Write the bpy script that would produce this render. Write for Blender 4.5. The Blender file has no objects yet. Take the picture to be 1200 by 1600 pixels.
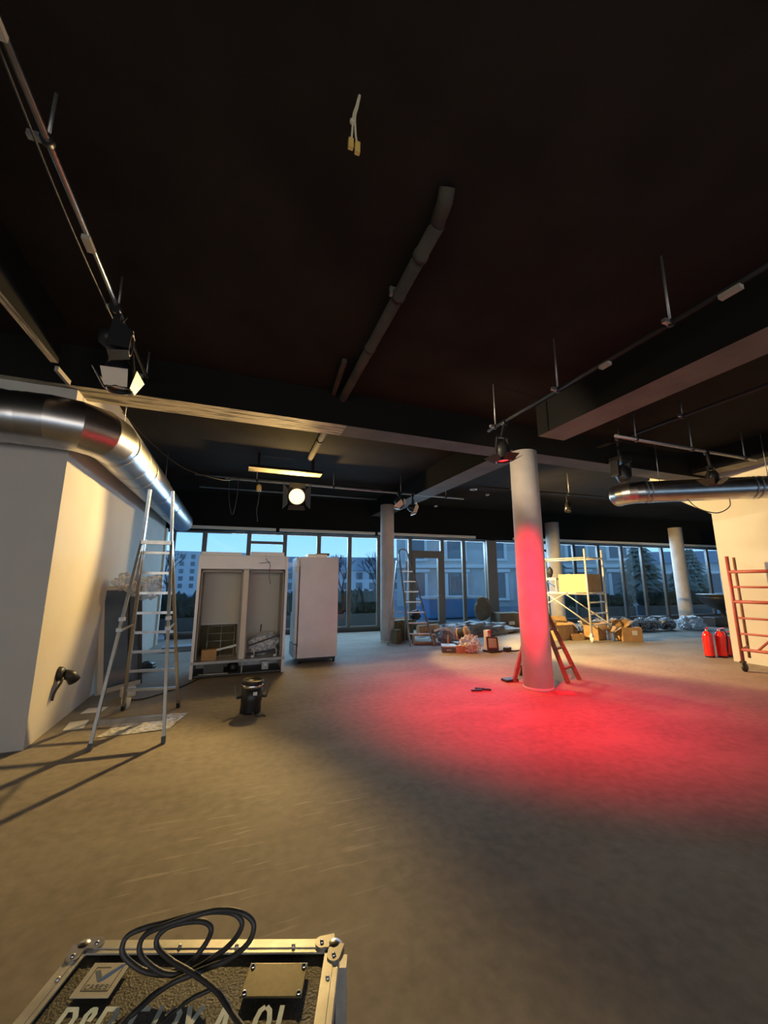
import bpy, bmesh, math, random
from mathutils import Vector, Matrix, noise
R = math.radians
rnd = random.Random(7)
SC = bpy.context.scene
COL = SC.collection

# ------------------------------------------------------------------ camera
cam_d = bpy.data.cameras.new('camera')
cam_d.sensor_fit = 'VERTICAL'
cam_d.sensor_height = 36.0
cam_d.lens = 36.0 * 600.0 / 1600.0
cam_d.clip_start = 0.02
cam_d.clip_end = 400
cam = bpy.data.objects.new('camera', cam_d)
COL.objects.link(cam)
cam.location = (0, 0, 1.5)
cam.rotation_euler = (R(90) + math.atan(108 / 600), 0, R(-21))
SC.camera = cam

# ------------------------------------------------------------------ view
SC.view_settings.view_transform = 'Standard'
SC.view_settings.look = 'None'
SC.view_settings.gamma = 1.0
SC.view_settings.use_curve_mapping = False
SC.view_settings.exposure = 0.0
SC.cycles.use_denoising = True
SC.cycles.max_bounces = 8
SC.cycles.diffuse_bounces = 4
SC.cycles.transparent_max_bounces = 16
SC.cycles.sample_clamp_indirect = 6.0

# ------------------------------------------------------------------ dusk sky
W = bpy.data.worlds.new('dusk_sky')
SC.world = W
W.use_nodes = True
nt = W.node_tree
nt.nodes.clear()
tc = nt.nodes.new('ShaderNodeTexCoord')
sx = nt.nodes.new('ShaderNodeSeparateXYZ')
rp = nt.nodes.new('ShaderNodeValToRGB')
bg = nt.nodes.new('ShaderNodeBackground')
wo = nt.nodes.new('ShaderNodeOutputWorld')
nt.links.new(tc.outputs['Generated'], sx.inputs[0])
nt.links.new(sx.outputs['Z'], rp.inputs[0])
e = rp.color_ramp.elements
e[0].position = 0.0
e[0].color = (0.33, 0.56, 0.82, 1)
e[1].position = 0.55
e[1].color = (0.10, 0.25, 0.55, 1)
m_ = e.new(0.1)
m_.color = (0.24, 0.50, 0.86, 1)
nt.links.new(rp.outputs[0], bg.inputs['Color'])
bg.inputs['Strength'].default_value = 1.8
nt.links.new(bg.outputs[0], wo.inputs[0])


# ------------------------------------------------------------------ lamps
def spot_light(name, loc, aim, power, color, angle, blend, radius):
    d = bpy.data.lights.new(name, 'SPOT')
    d.energy = power
    d.color = color
    d.spot_size = R(angle)
    d.spot_blend = blend
    d.shadow_soft_size = radius
    o = bpy.data.objects.new(name, d)
    COL.objects.link(o)
    o.location = loc
    o.rotation_euler = (Vector(aim) - Vector(loc)).to_track_quat('-Z', 'Y').to_euler()
    return o


WARM = (1.0, 0.66, 0.235)
LAMP = Vector((1.10, 7.90, 3.22))
CLUSTER = Vector((3.50, 8.00, 3.27))
FRESNEL = Vector((-0.98, 3.30, 3.36))
REDA = Vector((2.84, 3.52, 2.98))
REDB = Vector((6.78, 3.54, 3.06))
spot_light('warm_flood_light', LAMP + Vector((0.02, -0.16, 0)), (-0.60, 4.5, 2.25), 1180, WARM, 66, 0.4, 0.06)
spot_light('warm_spill_light', LAMP + Vector((0.0, -0.17, 0)), (0.9, 3.0, 3.35), 165, WARM, 176, 0.1, 0.06)
spot_light('bar_spot_light', FRESNEL + Vector((0.15, 0.01, -0.03)), (9.0, 4.7, 3.25), 900, (1.0, 0.76, 0.50), 25, 0.7, 0.05)
spot_light('warm_side_light', CLUSTER + Vector((0.46, -0.02, -0.165)), (9.2, 6.45, 1.2), 2700, WARM, 82, 0.35, 0.05)
spot_light('warm_down_light', CLUSTER + Vector((0.05, -0.09, -0.20)), (5.5, 6.2, 0), 480, WARM, 66, 0.4, 0.05)
spot_light('red_spot_light', REDA + Vector((0.0, 0.0, -0.13)), (3.75, 4.25, 0), 1300, (1.0, 0.0, 0.03), 104, 1.0, 0.05)
spot_light('red_far_spot_light', REDB + Vector((0.0, 0.0, -0.13)), (7.0, 3.7, 0), 120, (1.0, 0.0, 0.03), 118, 0.8, 0.05)


def area_light(name, loc, rot, sxx, syy, power, color):
    d = bpy.data.lights.new(name, 'AREA')
    d.shape = 'RECTANGLE'
    d.size = sxx
    d.size_y = syy
    d.energy = power
    d.color = color
    o = bpy.data.objects.new(name, d)
    COL.objects.link(o)
    o.location = loc
    o.rotation_euler = rot
    return o


# daylight falling in through the glazed front
area_light('window_daylight', (9.6, 11.72, 2.6), (R(-48), 0, R(-3.7)), 19.5, 0.7, 1050, (0.50, 0.74, 1.0))
# added fill light behind the viewer, lifting faces turned to the camera
area_light('rear_fill_light', (-1.5, -4.6, 2.0), (R(90), 0, 0), 9, 1.6, 145, (1.0, 0.86, 0.70))


# ------------------------------------------------------------------ materials
def mat(name, col, rough=0.6, metal=0.0, col2=None, scale=8.0, bump=0.0, bscale=None, emit=None, estr=0.0,
        detail=4.0, contrast=(0.35, 0.65), aniso=None, spec=0.5, sheen=0.0):
    m = bpy.data.materials.new(name)
    m.use_nodes = True
    t = m.node_tree
    b = t.nodes['Principled BSDF']
    b.inputs['Base Color'].default_value = (*col, 1)
    b.inputs['Roughness'].default_value = rough
    b.inputs['Metallic'].default_value = metal
    b.inputs['Specular IOR Level'].default_value = spec
    tcn = t.nodes.new('ShaderNodeTexCoord')
    src = tcn.outputs['Object']
    if aniso:
        mp = t.nodes.new('ShaderNodeMapping')
        mp.inputs['Scale'].default_value = aniso
        t.links.new(src, mp.inputs[0])
        src = mp.outputs[0]
    if col2 is not None:
        n = t.nodes.new('ShaderNodeTexNoise')
        n.inputs['Scale'].default_value = scale
        n.inputs['Detail'].default_value = detail
        t.links.new(src, n.inputs['Vector'])
        r = t.nodes.new('ShaderNodeValToRGB')
        r.color_ramp.elements[0].position = contrast[0]
        r.color_ramp.elements[0].color = (*col, 1)
        r.color_ramp.elements[1].position = contrast[1]
        r.color_ramp.elements[1].color = (*col2, 1)
        t.links.new(n.outputs['Fac'], r.inputs[0])
        t.links.new(r.outputs[0], b.inputs['Base Color'])
    if bump:
        n2 = t.nodes.new('ShaderNodeTexNoise')
        n2.inputs['Scale'].default_value = bscale or scale * 3
        n2.inputs['Detail'].default_value = 5
        t.links.new(src, n2.inputs['Vector'])
        bp = t.nodes.new('ShaderNodeBump')
        bp.inputs['Strength'].default_value = bump
        bp.inputs['Distance'].default_value = 0.02
        t.links.new(n2.outputs['Fac'], bp.inputs['Height'])
        t.links.new(bp.outputs[0], b.inputs['Normal'])
    if emit:
        b.inputs['Emission Color'].default_value = (*emit, 1)
        b.inputs['Emission Strength'].default_value = estr
    return m


def clear_mat(name, tint, frac, rough, bump=0.0):
    """thin see-through sheet: transparent mixed with a glossy/diffuse coat"""
    m = bpy.data.materials.new(name)
    m.use_nodes = True
    t = m.node_tree
    t.nodes.clear()
    out = t.nodes.new('ShaderNodeOutputMaterial')
    tr = t.nodes.new('ShaderNodeBsdfTransparent')
    tr.inputs[0].default_value = (*tint, 1)
    pb = t.nodes.new('ShaderNodeBsdfPrincipled')
    pb.inputs['Base Color'].default_value = (0.75, 0.76, 0.78, 1)
    pb.inputs['Roughness'].default_value = rough
    mx = t.nodes.new('ShaderNodeMixShader')
    if bump:
        tcn = t.nodes.new('ShaderNodeTexCoord')
        n = t.nodes.new('ShaderNodeTexNoise')
        n.inputs['Scale'].default_value = 25
        t.links.new(tcn.outputs['Object'], n.inputs['Vector'])
        mr = t.nodes.new('ShaderNodeMapRange')
        mr.inputs['To Min'].default_value = max(0, frac - bump)
        mr.inputs['To Max'].default_value = min(1, frac + bump)
        mr.inputs['From Min'].default_value = 0.35
        mr.inputs['From Max'].default_value = 0.65
        t.links.new(n.outputs['Fac'], mr.inputs[0])
        t.links.new(mr.outputs[0], mx.inputs[0])
    else:
        mx.inputs[0].default_value = frac
    t.links.new(tr.outputs[0], mx.inputs[1])
    t.links.new(pb.outputs[0], mx.inputs[2])
    t.links.new(mx.outputs[0], out.inputs[0])
    return m


def glass_mat(name):
    m = bpy.data.materials.new(name)
    m.use_nodes = True
    t = m.node_tree
    t.nodes.clear()
    out = t.nodes.new('ShaderNodeOutputMaterial')
    tr = t.nodes.new('ShaderNodeBsdfTransparent')
    tr.inputs[0].default_value = (0.90, 0.96, 0.98, 1)
    gl = t.nodes.new('ShaderNodeBsdfGlossy')
    gl.inputs['Roughness'].default_value = 0.02
    lw = t.nodes.new('ShaderNodeLayerWeight')
    lw.inputs[0].default_value = 0.5
    pw = t.nodes.new('ShaderNodeMath')
    pw.operation = 'POWER'
    pw.inputs[1].default_value = 4.0
    t.links.new(lw.outputs['Facing'], pw.inputs[0])
    fr = t.nodes.new('ShaderNodeMath')
    fr.operation = 'MULTIPLY_ADD'
    fr.inputs[1].default_value = 0.6
    fr.inputs[2].default_value = 0.025
    t.links.new(pw.outputs[0], fr.inputs[0])
    mx = t.nodes.new('ShaderNodeMixShader')
    t.links.new(fr.outputs[0], mx.inputs[0])
    t.links.new(tr.outputs[0], mx.inputs[1])
    t.links.new(gl.outputs[0], mx.inputs[2])
    t.links.new(mx.outputs[0], out.inputs[0])
    return m


def floor_mat():
    m = bpy.data.materials.new('screed_floor')
    m.use_nodes = True
    t = m.node_tree
    b = t.nodes['Principled BSDF']
    tcn = t.nodes.new('ShaderNodeTexCoord')

    def nz(scale, detail=5, mapping=None):
        n = t.nodes.new('ShaderNodeTexNoise')
        n.inputs['Scale'].default_value = scale
        n.inputs['Detail'].default_value = detail
        if mapping:
            mp = t.nodes.new('ShaderNodeMapping')
            mp.inputs['Rotation'].default_value = (0, 0, mapping[0])
            mp.inputs['Scale'].default_value = mapping[1]
            t.links.new(tcn.outputs['Object'], mp.inputs[0])
            t.links.new(mp.outputs[0], n.inputs['Vector'])
        else:
            t.links.new(tcn.outputs['Object'], n.inputs['Vector'])
        return n

    def ramp(src, p0, c0, p1, c1):
        r = t.nodes.new('ShaderNodeValToRGB')
        r.color_ramp.elements[0].position = p0
        r.color_ramp.elements[0].color = (*c0, 1)
        r.color_ramp.elements[1].position = p1
        r.color_ramp.elements[1].color = (*c1, 1)
        t.links.new(src, r.inputs[0])
        return r

    def mix(kind, fac, a, bb):
        x = t.nodes.new('ShaderNodeMix')
        x.data_type = 'RGBA'
        x.blend_type = kind
        if isinstance(fac, float):
            x.inputs[0].default_value = fac
        else:
            t.links.new(fac, x.inputs[0])
        t.links.new(a, x.inputs[6])
        if isinstance(bb, tuple):
            x.inputs[7].default_value = (*bb, 1)
        else:
            t.links.new(bb, x.inputs[7])
        return x.outputs[2]
    base = ramp(nz(0.9, 6).outputs['Fac'], 0.3, (0.215, 0.185, 0.150), 0.7, (0.30, 0.265, 0.215))
    fine = ramp(nz(14, 6).outputs['Fac'], 0.3, (0.80, 0.80, 0.80), 0.7, (1.06, 1.06, 1.06))
    c = mix('MULTIPLY', 1.0, base.outputs[0], fine.outputs[0])
    smear = ramp(nz(0.8, 3, (0.5, (1.0, 2.6, 1))).outputs['Fac'], 0.50, (0, 0, 0), 0.85, (1, 1, 1))
    c = mix('MIX', smear.outputs[0], c, (0.31, 0.275, 0.222))
    # scuffed patch with light scratches near the road case
    vm = t.nodes.new('ShaderNodeVectorMath')
    vm.operation = 'DISTANCE'
    vm.inputs[1].default_value = (0.25, 2.65, 0)
    t.links.new(tcn.outputs['Object'], vm.inputs[0])
    near = ramp(vm.outputs['Value'], 0.25, (1, 1, 1), 1.0, (0, 0, 0))
    scr = ramp(nz(2.6, 3, (1.15, (1.0, 14.0, 1))).outputs['Fac'], 0.60, (0, 0, 0), 0.68, (0.75, 0.75, 0.75))
    sm2 = mix('MULTIPLY', 1.0, near.outputs[0], scr.outputs[0])
    c = mix('MIX', sm2, c, (0.46, 0.41, 0.33))
    dirt = ramp(nz(2.2, 7, (0.9, (1.0, 3.0, 1))).outputs['Fac'], 0.62, (0, 0, 0), 0.9, (0.8, 0.8, 0.8))
    c = mix('MIX', dirt.outputs[0], c, (0.18, 0.152, 0.12))
    t.links.new(c, b.inputs['Base Color'])
    b.inputs['Roughness'].default_value = 0.72
    b.inputs['Specular IOR Level'].default_value = 0.25
    bp = t.nodes.new('ShaderNodeBump')
    bp.inputs['Strength'].default_value = 0.12
    bp.inputs['Distance'].default_value = 0.02
    t.links.new(nz(9, 8).outputs['Fac'], bp.inputs['Height'])
    t.links.new(bp.outputs[0], b.inputs['Normal'])
    return m


M = {}
M['floor'] = floor_mat()
M['ceiling'] = mat('black_ceiling_paint', (0.016, 0.0145, 0.012), 0.9, spec=0.12, col2=(0.024, 0.021, 0.017), scale=1.5, bump=0.2, bscale=30)
M['black_beam'] = mat('black_beam_paint', (0.012, 0.012, 0.011), 0.9, spec=0.08)
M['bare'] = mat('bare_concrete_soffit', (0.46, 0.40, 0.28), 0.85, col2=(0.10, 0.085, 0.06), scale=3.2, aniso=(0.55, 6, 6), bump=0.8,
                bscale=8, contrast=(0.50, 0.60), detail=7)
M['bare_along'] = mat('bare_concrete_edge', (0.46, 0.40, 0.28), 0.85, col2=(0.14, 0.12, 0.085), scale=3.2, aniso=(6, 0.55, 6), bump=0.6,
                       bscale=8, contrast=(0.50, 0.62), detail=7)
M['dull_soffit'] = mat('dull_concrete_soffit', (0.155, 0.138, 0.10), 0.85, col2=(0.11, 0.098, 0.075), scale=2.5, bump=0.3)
M['white_wall'] = mat('white_plaster', (0.55, 0.525, 0.475), 0.8, col2=(0.51, 0.485, 0.44), scale=1.6, bump=0.08, bscale=40)
M['column'] = mat('column_plaster', (0.62, 0.575, 0.53), 0.75, col2=(0.52, 0.48, 0.45), scale=3, bump=0.06)
M['frame'] = mat('dark_window_frame', (0.060, 0.058, 0.055), 0.5)
M['frame_brown'] = mat('brown_window_frame', (0.17, 0.15, 0.125), 0.55)
M['glass'] = glass_mat('window_glass')
M['galv'] = mat('galvanised_steel', (0.60, 0.59, 0.57), 0.30, 1.0, col2=(0.50, 0.50, 0.52), scale=6)
M['galv_dull'] = mat('dull_galvanised_steel', (0.42, 0.42, 0.42), 0.5, 0.9, col2=(0.33, 0.33, 0.34), scale=9)
M['alu'] = mat('aluminium', (0.46, 0.45, 0.43), 0.30, 0.95, col2=(0.36, 0.35, 0.335), scale=14)
M['alu_shaded'] = mat('shaded_aluminium', (0.27, 0.265, 0.25), 0.42, 0.8, col2=(0.21, 0.205, 0.195), scale=14)  # darker copy of the aluminium, shade on the near legs put into colour
M['alu_worn'] = mat('worn_aluminium_profile', (0.72, 0.71, 0.66), 0.42, 0.65, col2=(0.55, 0.54, 0.50), scale=20, aniso=(1, 1, 1))
M['steel'] = mat('brushed_stainless', (0.74, 0.71, 0.68), 0.42, 0.25, col2=(0.68, 0.66, 0.64), scale=3)
M['bar_black'] = mat('dull_black_tube', (0.022, 0.021, 0.02), 0.6, spec=0.2)
M['shaded_soffit'] = mat('shaded_concrete_soffit', (0.085, 0.078, 0.058), 0.85, col2=(0.06, 0.055, 0.042), scale=2.5, bump=0.3)  # darker copy of the bare soffit, shade put into its colour
M['pipe_dark'] = mat('dark_painted_pipe', (0.075, 0.065, 0.05), 0.8, col2=(0.05, 0.043, 0.035), scale=4, spec=0.15)
M['tie'] = mat('grey_white_tape', (0.34, 0.31, 0.26), 0.7)
M['black'] = mat('black_plastic', (0.016, 0.016, 0.017), 0.45)
M['black_metal'] = mat('black_painted_metal', (0.013, 0.013, 0.014), 0.4, 0.0)
M['chrome'] = mat('polished_metal', (0.75, 0.74, 0.72), 0.15, 1.0)
M['flap'] = mat('bare_metal_flap', (0.66, 0.58, 0.46), 0.5, 0.2)
M['laminate'] = mat('grey_black_case_laminate', (0.045, 0.040, 0.030), 0.55, col2=(0.085, 0.075, 0.055), scale=160, bump=0.25, bscale=220,
                    contrast=(0.4, 0.7))
M['plate'] = mat('olive_metal_plate', (0.125, 0.105, 0.055), 0.4, 0.35, col2=(0.10, 0.085, 0.045), scale=90)
M['sticker'] = mat('pale_sticker_foil', (0.66, 0.64, 0.56), 0.35, 0.3)
M['ink'] = mat('dark_print', (0.05, 0.055, 0.06), 0.5)
M['blue_ink'] = mat('blue_print', (0.02, 0.14, 0.48), 0.45)
M['slate_ink'] = mat('slate_blue_print', (0.12, 0.17, 0.24), 0.45)
M['stencil'] = mat('white_stencil_daylight_tint', (0.80, 0.92, 0.92), 0.6, col2=(0.66, 0.82, 0.84), scale=60)  # white lettering, the blue of the daylight mixed into its colour
M['cable'] = mat('black_rubber_cable', (0.028, 0.027, 0.025), 0.5, bump=0.1, bscale=200)
M['cream'] = mat('cream_panel', (0.70, 0.65, 0.55), 0.5)
M['inner'] = mat('fridge_liner', (0.36, 0.33, 0.29), 0.5)
M['grey_dark'] = mat('dark_grey_metal', (0.09, 0.09, 0.085), 0.5, 0.3)
M['wire'] = mat('plated_wire', (0.55, 0.54, 0.50), 0.4, 0.6)
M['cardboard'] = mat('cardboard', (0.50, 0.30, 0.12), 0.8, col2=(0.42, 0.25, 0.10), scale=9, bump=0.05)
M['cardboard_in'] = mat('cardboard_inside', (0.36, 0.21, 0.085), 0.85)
M['pale_card'] = mat('pale_yellow_board', (0.66, 0.53, 0.28), 0.7, col2=(0.60, 0.47, 0.25), scale=4)
M['wrap'] = clear_mat('clear_plastic_wrap', (0.86, 0.87, 0.88), 0.34, 0.18, 0.30)
M['drape'] = clear_mat('clear_plastic_drape', (0.88, 0.88, 0.88), 0.42, 0.3, 0.22)
M['film'] = clear_mat('milky_plastic_film', (0.80, 0.82, 0.85), 0.70, 0.25, 0.25)
M['tarp'] = mat('blue_grey_sheet', (0.26, 0.30, 0.34), 0.45, col2=(0.18, 0.20, 0.23), scale=7, bump=0.5, bscale=9)
M['wood_brown'] = mat('stained_wood', (0.24, 0.10, 0.055), 0.55, col2=(0.16, 0.065, 0.04), scale=9, aniso=(1, 1, 6))
M['wood'] = mat('raw_wood', (0.50, 0.33, 0.18), 0.7, col2=(0.38, 0.24, 0.12), scale=10)
M['red_paint'] = mat('red_painted_steel', (0.34, 0.085, 0.065), 0.5, col2=(0.28, 0.07, 0.055), scale=12)
M['red_gloss'] = mat('glossy_red_cylinder', (0.72, 0.02, 0.012), 0.25)
M['scaf'] = mat('white_scaffold_tube', (0.74, 0.70, 0.58), 0.4, 0.2)
M['white'] = mat('white_plastic', (0.75, 0.74, 0.70), 0.5)
M['paper'] = mat('white_paper', (0.72, 0.70, 0.64), 0.8)
M['red_paper'] = mat('red_sheet', (0.70, 0.10, 0.08), 0.7)
M['teal'] = mat('pale_teal_plastic', (0.42, 0.62, 0.56), 0.45)
M['olive'] = mat('olive_brown_board', (0.14, 0.115, 0.055), 0.8, col2=(0.09, 0.075, 0.04), scale=6)
M['brown_box'] = mat('dim_brown_board', (0.16, 0.125, 0.08), 0.8, col2=(0.13, 0.10, 0.065), scale=5)
M['brass'] = mat('yellow_connector', (0.62, 0.42, 0.12), 0.45)
M['cord_white'] = mat('cream_cord', (0.55, 0.50, 0.33), 0.6)
M['warm_glow'] = mat('warm_lamp_lens', (1, 0.8, 0.5), 0.3, emit=(1.0, 0.72, 0.30), estr=2.6)
M['red_glow'] = mat('red_lamp_lens', (1, 0.1, 0.05), 0.3, emit=(1.0, 0.015, 0.02), estr=6)
M['lens'] = mat('lamp_lens', (0.5, 0.47, 0.4), 0.12, 0.6)
M['terrace'] = mat('terrace_slabs', (0.26, 0.27, 0.28), 0.8, col2=(0.2, 0.2, 0.21), scale=1.2)
M['hedge'] = mat('dark_planting', (0.020, 0.028, 0.018), 0.9, col2=(0.035, 0.045, 0.025), scale=7, bump=0.8)
M['house_pale'] = mat('pale_render', (0.62, 0.62, 0.60), 0.85, col2=(0.55, 0.55, 0.54), scale=0.6)
M['house_stone'] = mat('sandstone_front', (0.62, 0.58, 0.52), 0.85, col2=(0.50, 0.47, 0.43), scale=0.7, bump=0.3)
M['stone_trim'] = mat('sandstone_moulding', (0.80, 0.77, 0.70), 0.85)
M['slate'] = mat('slate_roof', (0.26, 0.27, 0.29), 0.7)
M['sash_pane'] = mat('sash_glass_blue_reflection', (0.075, 0.115, 0.17), 0.08, col2=(0.12, 0.17, 0.24), scale=2.2, spec=0.8)  # blue reflections painted into the pane's base colour
M['dark_pane'] = mat('dark_window_pane', (0.16, 0.17, 0.18), 0.15)
M['needle'] = mat('conifer_green', (0.12, 0.15, 0.12), 0.9, col2=(0.19, 0.23, 0.18), scale=6)
M['bark'] = mat('bark', (0.06, 0.045, 0.035), 0.9)
M['bluebin'] = mat('blue_container', (0.05, 0.22, 0.46), 0.5)
M['night_lamp'] = mat('street_lamp_glow', (1, 0.95, 0.9), 0.4, emit=(1.0, 0.93, 0.85), estr=3)


# ------------------------------------------------------------------ mesh helper
class MB:
    def __init__(s):
        s.v, s.f, s.mi, s.sm = [], [], [], []

    def add(s, vs, fs, mi=0, smooth=False, mx=None):
        o = len(s.v)
        s.v += [(mx @ Vector(v)) if mx is not None else Vector(v) for v in vs]
        for f in fs:
            s.f.append([i + o for i in f])
            s.mi.append(mi)
            s.sm.append(smooth)
        return s

    def box(s, c, d, mx=None, mi=0, bev=0.0):
        x, y, z = d[0] / 2, d[1] / 2, d[2] / 2
        if bev <= 0:
            vs = [(c[0] + a * x, c[1] + b * y, c[2] + g * z) for a in (-1, 1) for b in (-1, 1) for g in (-1, 1)]
            return s.add(vs, [(0, 1, 3, 2), (4, 6, 7, 5), (0, 4, 5, 1), (2, 3, 7, 6), (0, 2, 6, 4), (1, 5, 7, 3)], mi, False, mx)
        bm = bmesh.new()
        bmesh.ops.create_cube(bm, size=1.0, matrix=Matrix.Translation(c) @ Matrix.Diagonal((d[0], d[1], d[2], 1)))
        bmesh.ops.bevel(bm, geom=bm.edges[:], offset=min(bev, min(d) * 0.45), segments=2, affect='EDGES', profile=0.7)
        bm.verts.index_update()
        s.add([v.co.copy() for v in bm.verts], [[v.index for v in f.verts] for f in bm.faces], mi, False, mx)
        bm.free()
        return s

    def bar(s, p, q, w, h=None, up=(0, 0, 1), mi=0):
        """rectangular bar from p to q"""
        h = h or w
        p, q = Vector(p), Vector(q)
        d = (q - p).normalized()
        u = Vector(up)
        if abs(d.dot(u)) > 0.95:
            u = Vector((0, 1, 0))
        a = d.cross(u).normalized()
        b = a.cross(d)
        vs = [r + a * (w / 2 * i) + b * (h / 2 * j) for r in (p, q) for i, j in ((-1, -1), (1, -1), (1, 1), (-1, 1))]
        return s.add(vs, [(3, 2, 1, 0), (4, 5, 6, 7), (0, 1, 5, 4), (1, 2, 6, 5), (2, 3, 7, 6), (3, 0, 4, 7)], mi)

    def tube(s, path, r, n=10, mi=0, caps=True, smooth=True):
        path = [Vector(p) for p in path]
        rs = r if isinstance(r, (list, tuple)) else [r] * len(path)
        k = len(path)
        tang = []
        for i in range(k):
            a = path[max(0, i - 1)]
            b = path[min(k - 1, i + 1)]
            tang.append((b - a).normalized())
        u = Vector((0, 0, 1)) if abs(tang[0].z) < 0.9 else Vector((1, 0, 0))
        nrm = (u - tang[0] * u.dot(tang[0])).normalized()
        vs = []
        for i in range(k):
            nrm = (nrm - tang[i] * nrm.dot(tang[i])).normalized()
            bn = tang[i].cross(nrm)
            for j in range(n):
                a = 2 * math.pi * j / n
                vs.append(path[i] + (nrm * math.cos(a) + bn * math.sin(a)) * rs[i])
        fs = []
        for i in range(k - 1):
            for j in range(n):
                fs.append((i * n + j, i * n + (j + 1) % n, (i + 1) * n + (j + 1) % n, (i + 1) * n + j))
        s.add(vs, fs, mi, smooth)
        if caps:
            s.add(vs[:n], [list(range(n))[::-1]], mi)
            s.add(vs[-n:], [list(range(n))], mi)
        return s

    def gored(s, path, r, n=40, sub=1):
        """elbow made of straight cylinder segments meeting at mitred seams"""
        P = [Vector(p) for p in path]
        rings = []
        for i, p in enumerate(P):
            a = (P[i] - P[i - 1]).normalized() if i else (P[1] - P[0]).normalized()
            b = (P[i + 1] - P[i]).normalized() if i < len(P) - 1 else a
            m = (a + b).normalized()
            up = Vector((0, 0, 1))
            sd = m.cross(up).normalized()
            k = 1 / max(0.5, m.dot(a))
            rings.append([p + (sd * math.cos(2 * math.pi * j / n) * k + up * math.sin(2 * math.pi * j / n)) * r for j in range(n)])
        for i in range(len(P) - 1):
            s.add(rings[i] + rings[i + 1], [(j, (j + 1) % n, n + (j + 1) % n, n + j) for j in range(n)], 0, True)
        return s

    def lathe(s, prof, mx=None, n=20, mi=0, smooth=True):
        """profile of (r, z), turned about z"""
        vs, fs = [], []
        for r, z in prof:
            for j in range(n):
                a = 2 * math.pi * j / n
                vs.append((r * math.cos(a), r * math.sin(a), z))
        for i in range(len(prof) - 1):
            for j in range(n):
                fs.append((i * n + j, i * n + (j + 1) % n, (i + 1) * n + (j + 1) % n, (i + 1) * n + j))
        return s.add(vs, fs, mi, smooth, mx)

    def prism(s, poly, mx, t, mi=0):
        """2-D polygon (x, y) extruded by t along z, placed by mx"""
        n = len(poly)
        vs = [(x, y, 0) for x, y in poly] + [(x, y, t) for x, y in poly]
        fs = [list(range(n))[::-1], list(range(n, 2 * n))] + [(i, (i + 1) % n, n + (i + 1) % n, n + i) for i in range(n)]
        return s.add(vs, fs, mi, False, mx)

    def blob(s, c, d, seed=0, amp=0.25, freq=3.0, sub=3, mi=0, flat=None, smooth=False, mx=None):
        bm = bmesh.new()
        bmesh.ops.create_icosphere(bm, subdivisions=sub, radius=1.0)
        vs = []
        for v in bm.verts:
            n = noise.noise(v.co * freq + Vector((seed * 7.3, seed * 3.1, seed))) + 0.5 * noise.noise(v.co * freq * 2.7 + Vector((seed, 5, seed * 2)))
            p = v.co * (1 + amp * n)
            p = Vector((p.x * d[0], p.y * d[1], p.z * d[2]))
            p = p + Vector(c)
            if flat is not None and p.z < flat:
                p.z = flat
            vs.append(p)
        bm.verts.index_update()
        fs = [[v.index for v in f.verts] for f in bm.faces]
        bm.free()
        return s.add(vs, fs, mi, smooth, mx)

    def build(s, name, m, parent=None, origin=None, merge=True):
        me = bpy.data.meshes.new(name)
        if parent is not None and parent.type == 'EMPTY':
            mi = (Matrix.Translation(parent.location) @ Matrix.Rotation(parent.rotation_euler.z, 4, 'Z')).inverted()
            vs = [mi @ v for v in s.v]
        elif parent is not None:          # sub-part: the part sits at its thing's origin
            g = parent.parent
            if g is not None:
                mi = (Matrix.Translation(g.location) @ Matrix.Rotation(g.rotation_euler.z, 4, 'Z')).inverted()
            else:
                mi = Matrix.Translation(parent.location).inverted()
            vs = [mi @ v for v in s.v]
        elif origin is not None:
            o_ = Vector(origin)
            vs = [v - o_ for v in s.v]
        else:
            vs = s.v
        me.from_pydata([tuple(v) for v in vs], [], s.f)
        for mm in (m if isinstance(m, (list, tuple)) else [m]):
            me.materials.append(mm)
        me.polygons.foreach_set('material_index', s.mi)
        me.polygons.foreach_set('use_smooth', s.sm)
        bm = bmesh.new()
        bm.from_mesh(me)
        if merge:
            bmesh.ops.remove_doubles(bm, verts=bm.verts, dist=1e-5)
        bmesh.ops.recalc_face_normals(bm, faces=bm.faces)
        bm.to_mesh(me)
        bm.free()
        me.update()
        o = bpy.data.objects.new(name, me)
        COL.objects.link(o)
        if parent is not None:
            o.parent = parent
        elif origin is not None:
            o.location = origin
        return o


def tag(o, label, cat, group=None):
    o['label'] = label
    o['category'] = cat
    if group:
        o['group'] = group
    return o


def thing(name, label, cat, loc=(0, 0, 0), rz=0.0, group=None):
    o = bpy.data.objects.new(name, None)
    o.empty_display_size = 0.1
    COL.objects.link(o)
    o.location = loc
    o.rotation_euler = (0, 0, rz)
    return tag(o, label, cat, group)


def struct(o):
    o['kind'] = 'structure'
    return o


def frame_mx(o, x, y, z):
    """matrix from an origin and three axes"""
    m = Matrix.Identity(4)
    for i, a in enumerate((x, y, z)):
        for j in range(3):
            m[j][i] = a[j]
    for j in range(3):
        m[j][3] = o[j]
    return m


def aim_mx(o, d, up=(0, 0, 1)):
    """local -Z looks along d"""
    z = -Vector(d).normalized()
    u = Vector(up)
    if abs(z.dot(u)) > 0.97:
        u = Vector((0, 1, 0))
    x = u.cross(z).normalized()
    return frame_mx(o, x, z.cross(x), z)


def catmull(pts, n=6):
    P = [Vector(p) for p in pts]
    P = [P[0] * 2 - P[1]] + P + [P[-1] * 2 - P[-2]]
    out = []
    for i in range(1, len(P) - 2):
        for k in range(n):
            t = k / n
            a, b, c, d = P[i - 1], P[i], P[i + 1], P[i + 2]
            out.append(0.5 * ((2 * b) + (c - a) * t + (2 * a - 5 * b + 4 * c - d) * t * t + (3 * b - a - 3 * c + d) * t ** 3))
    out.append(P[-2])
    return out


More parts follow.
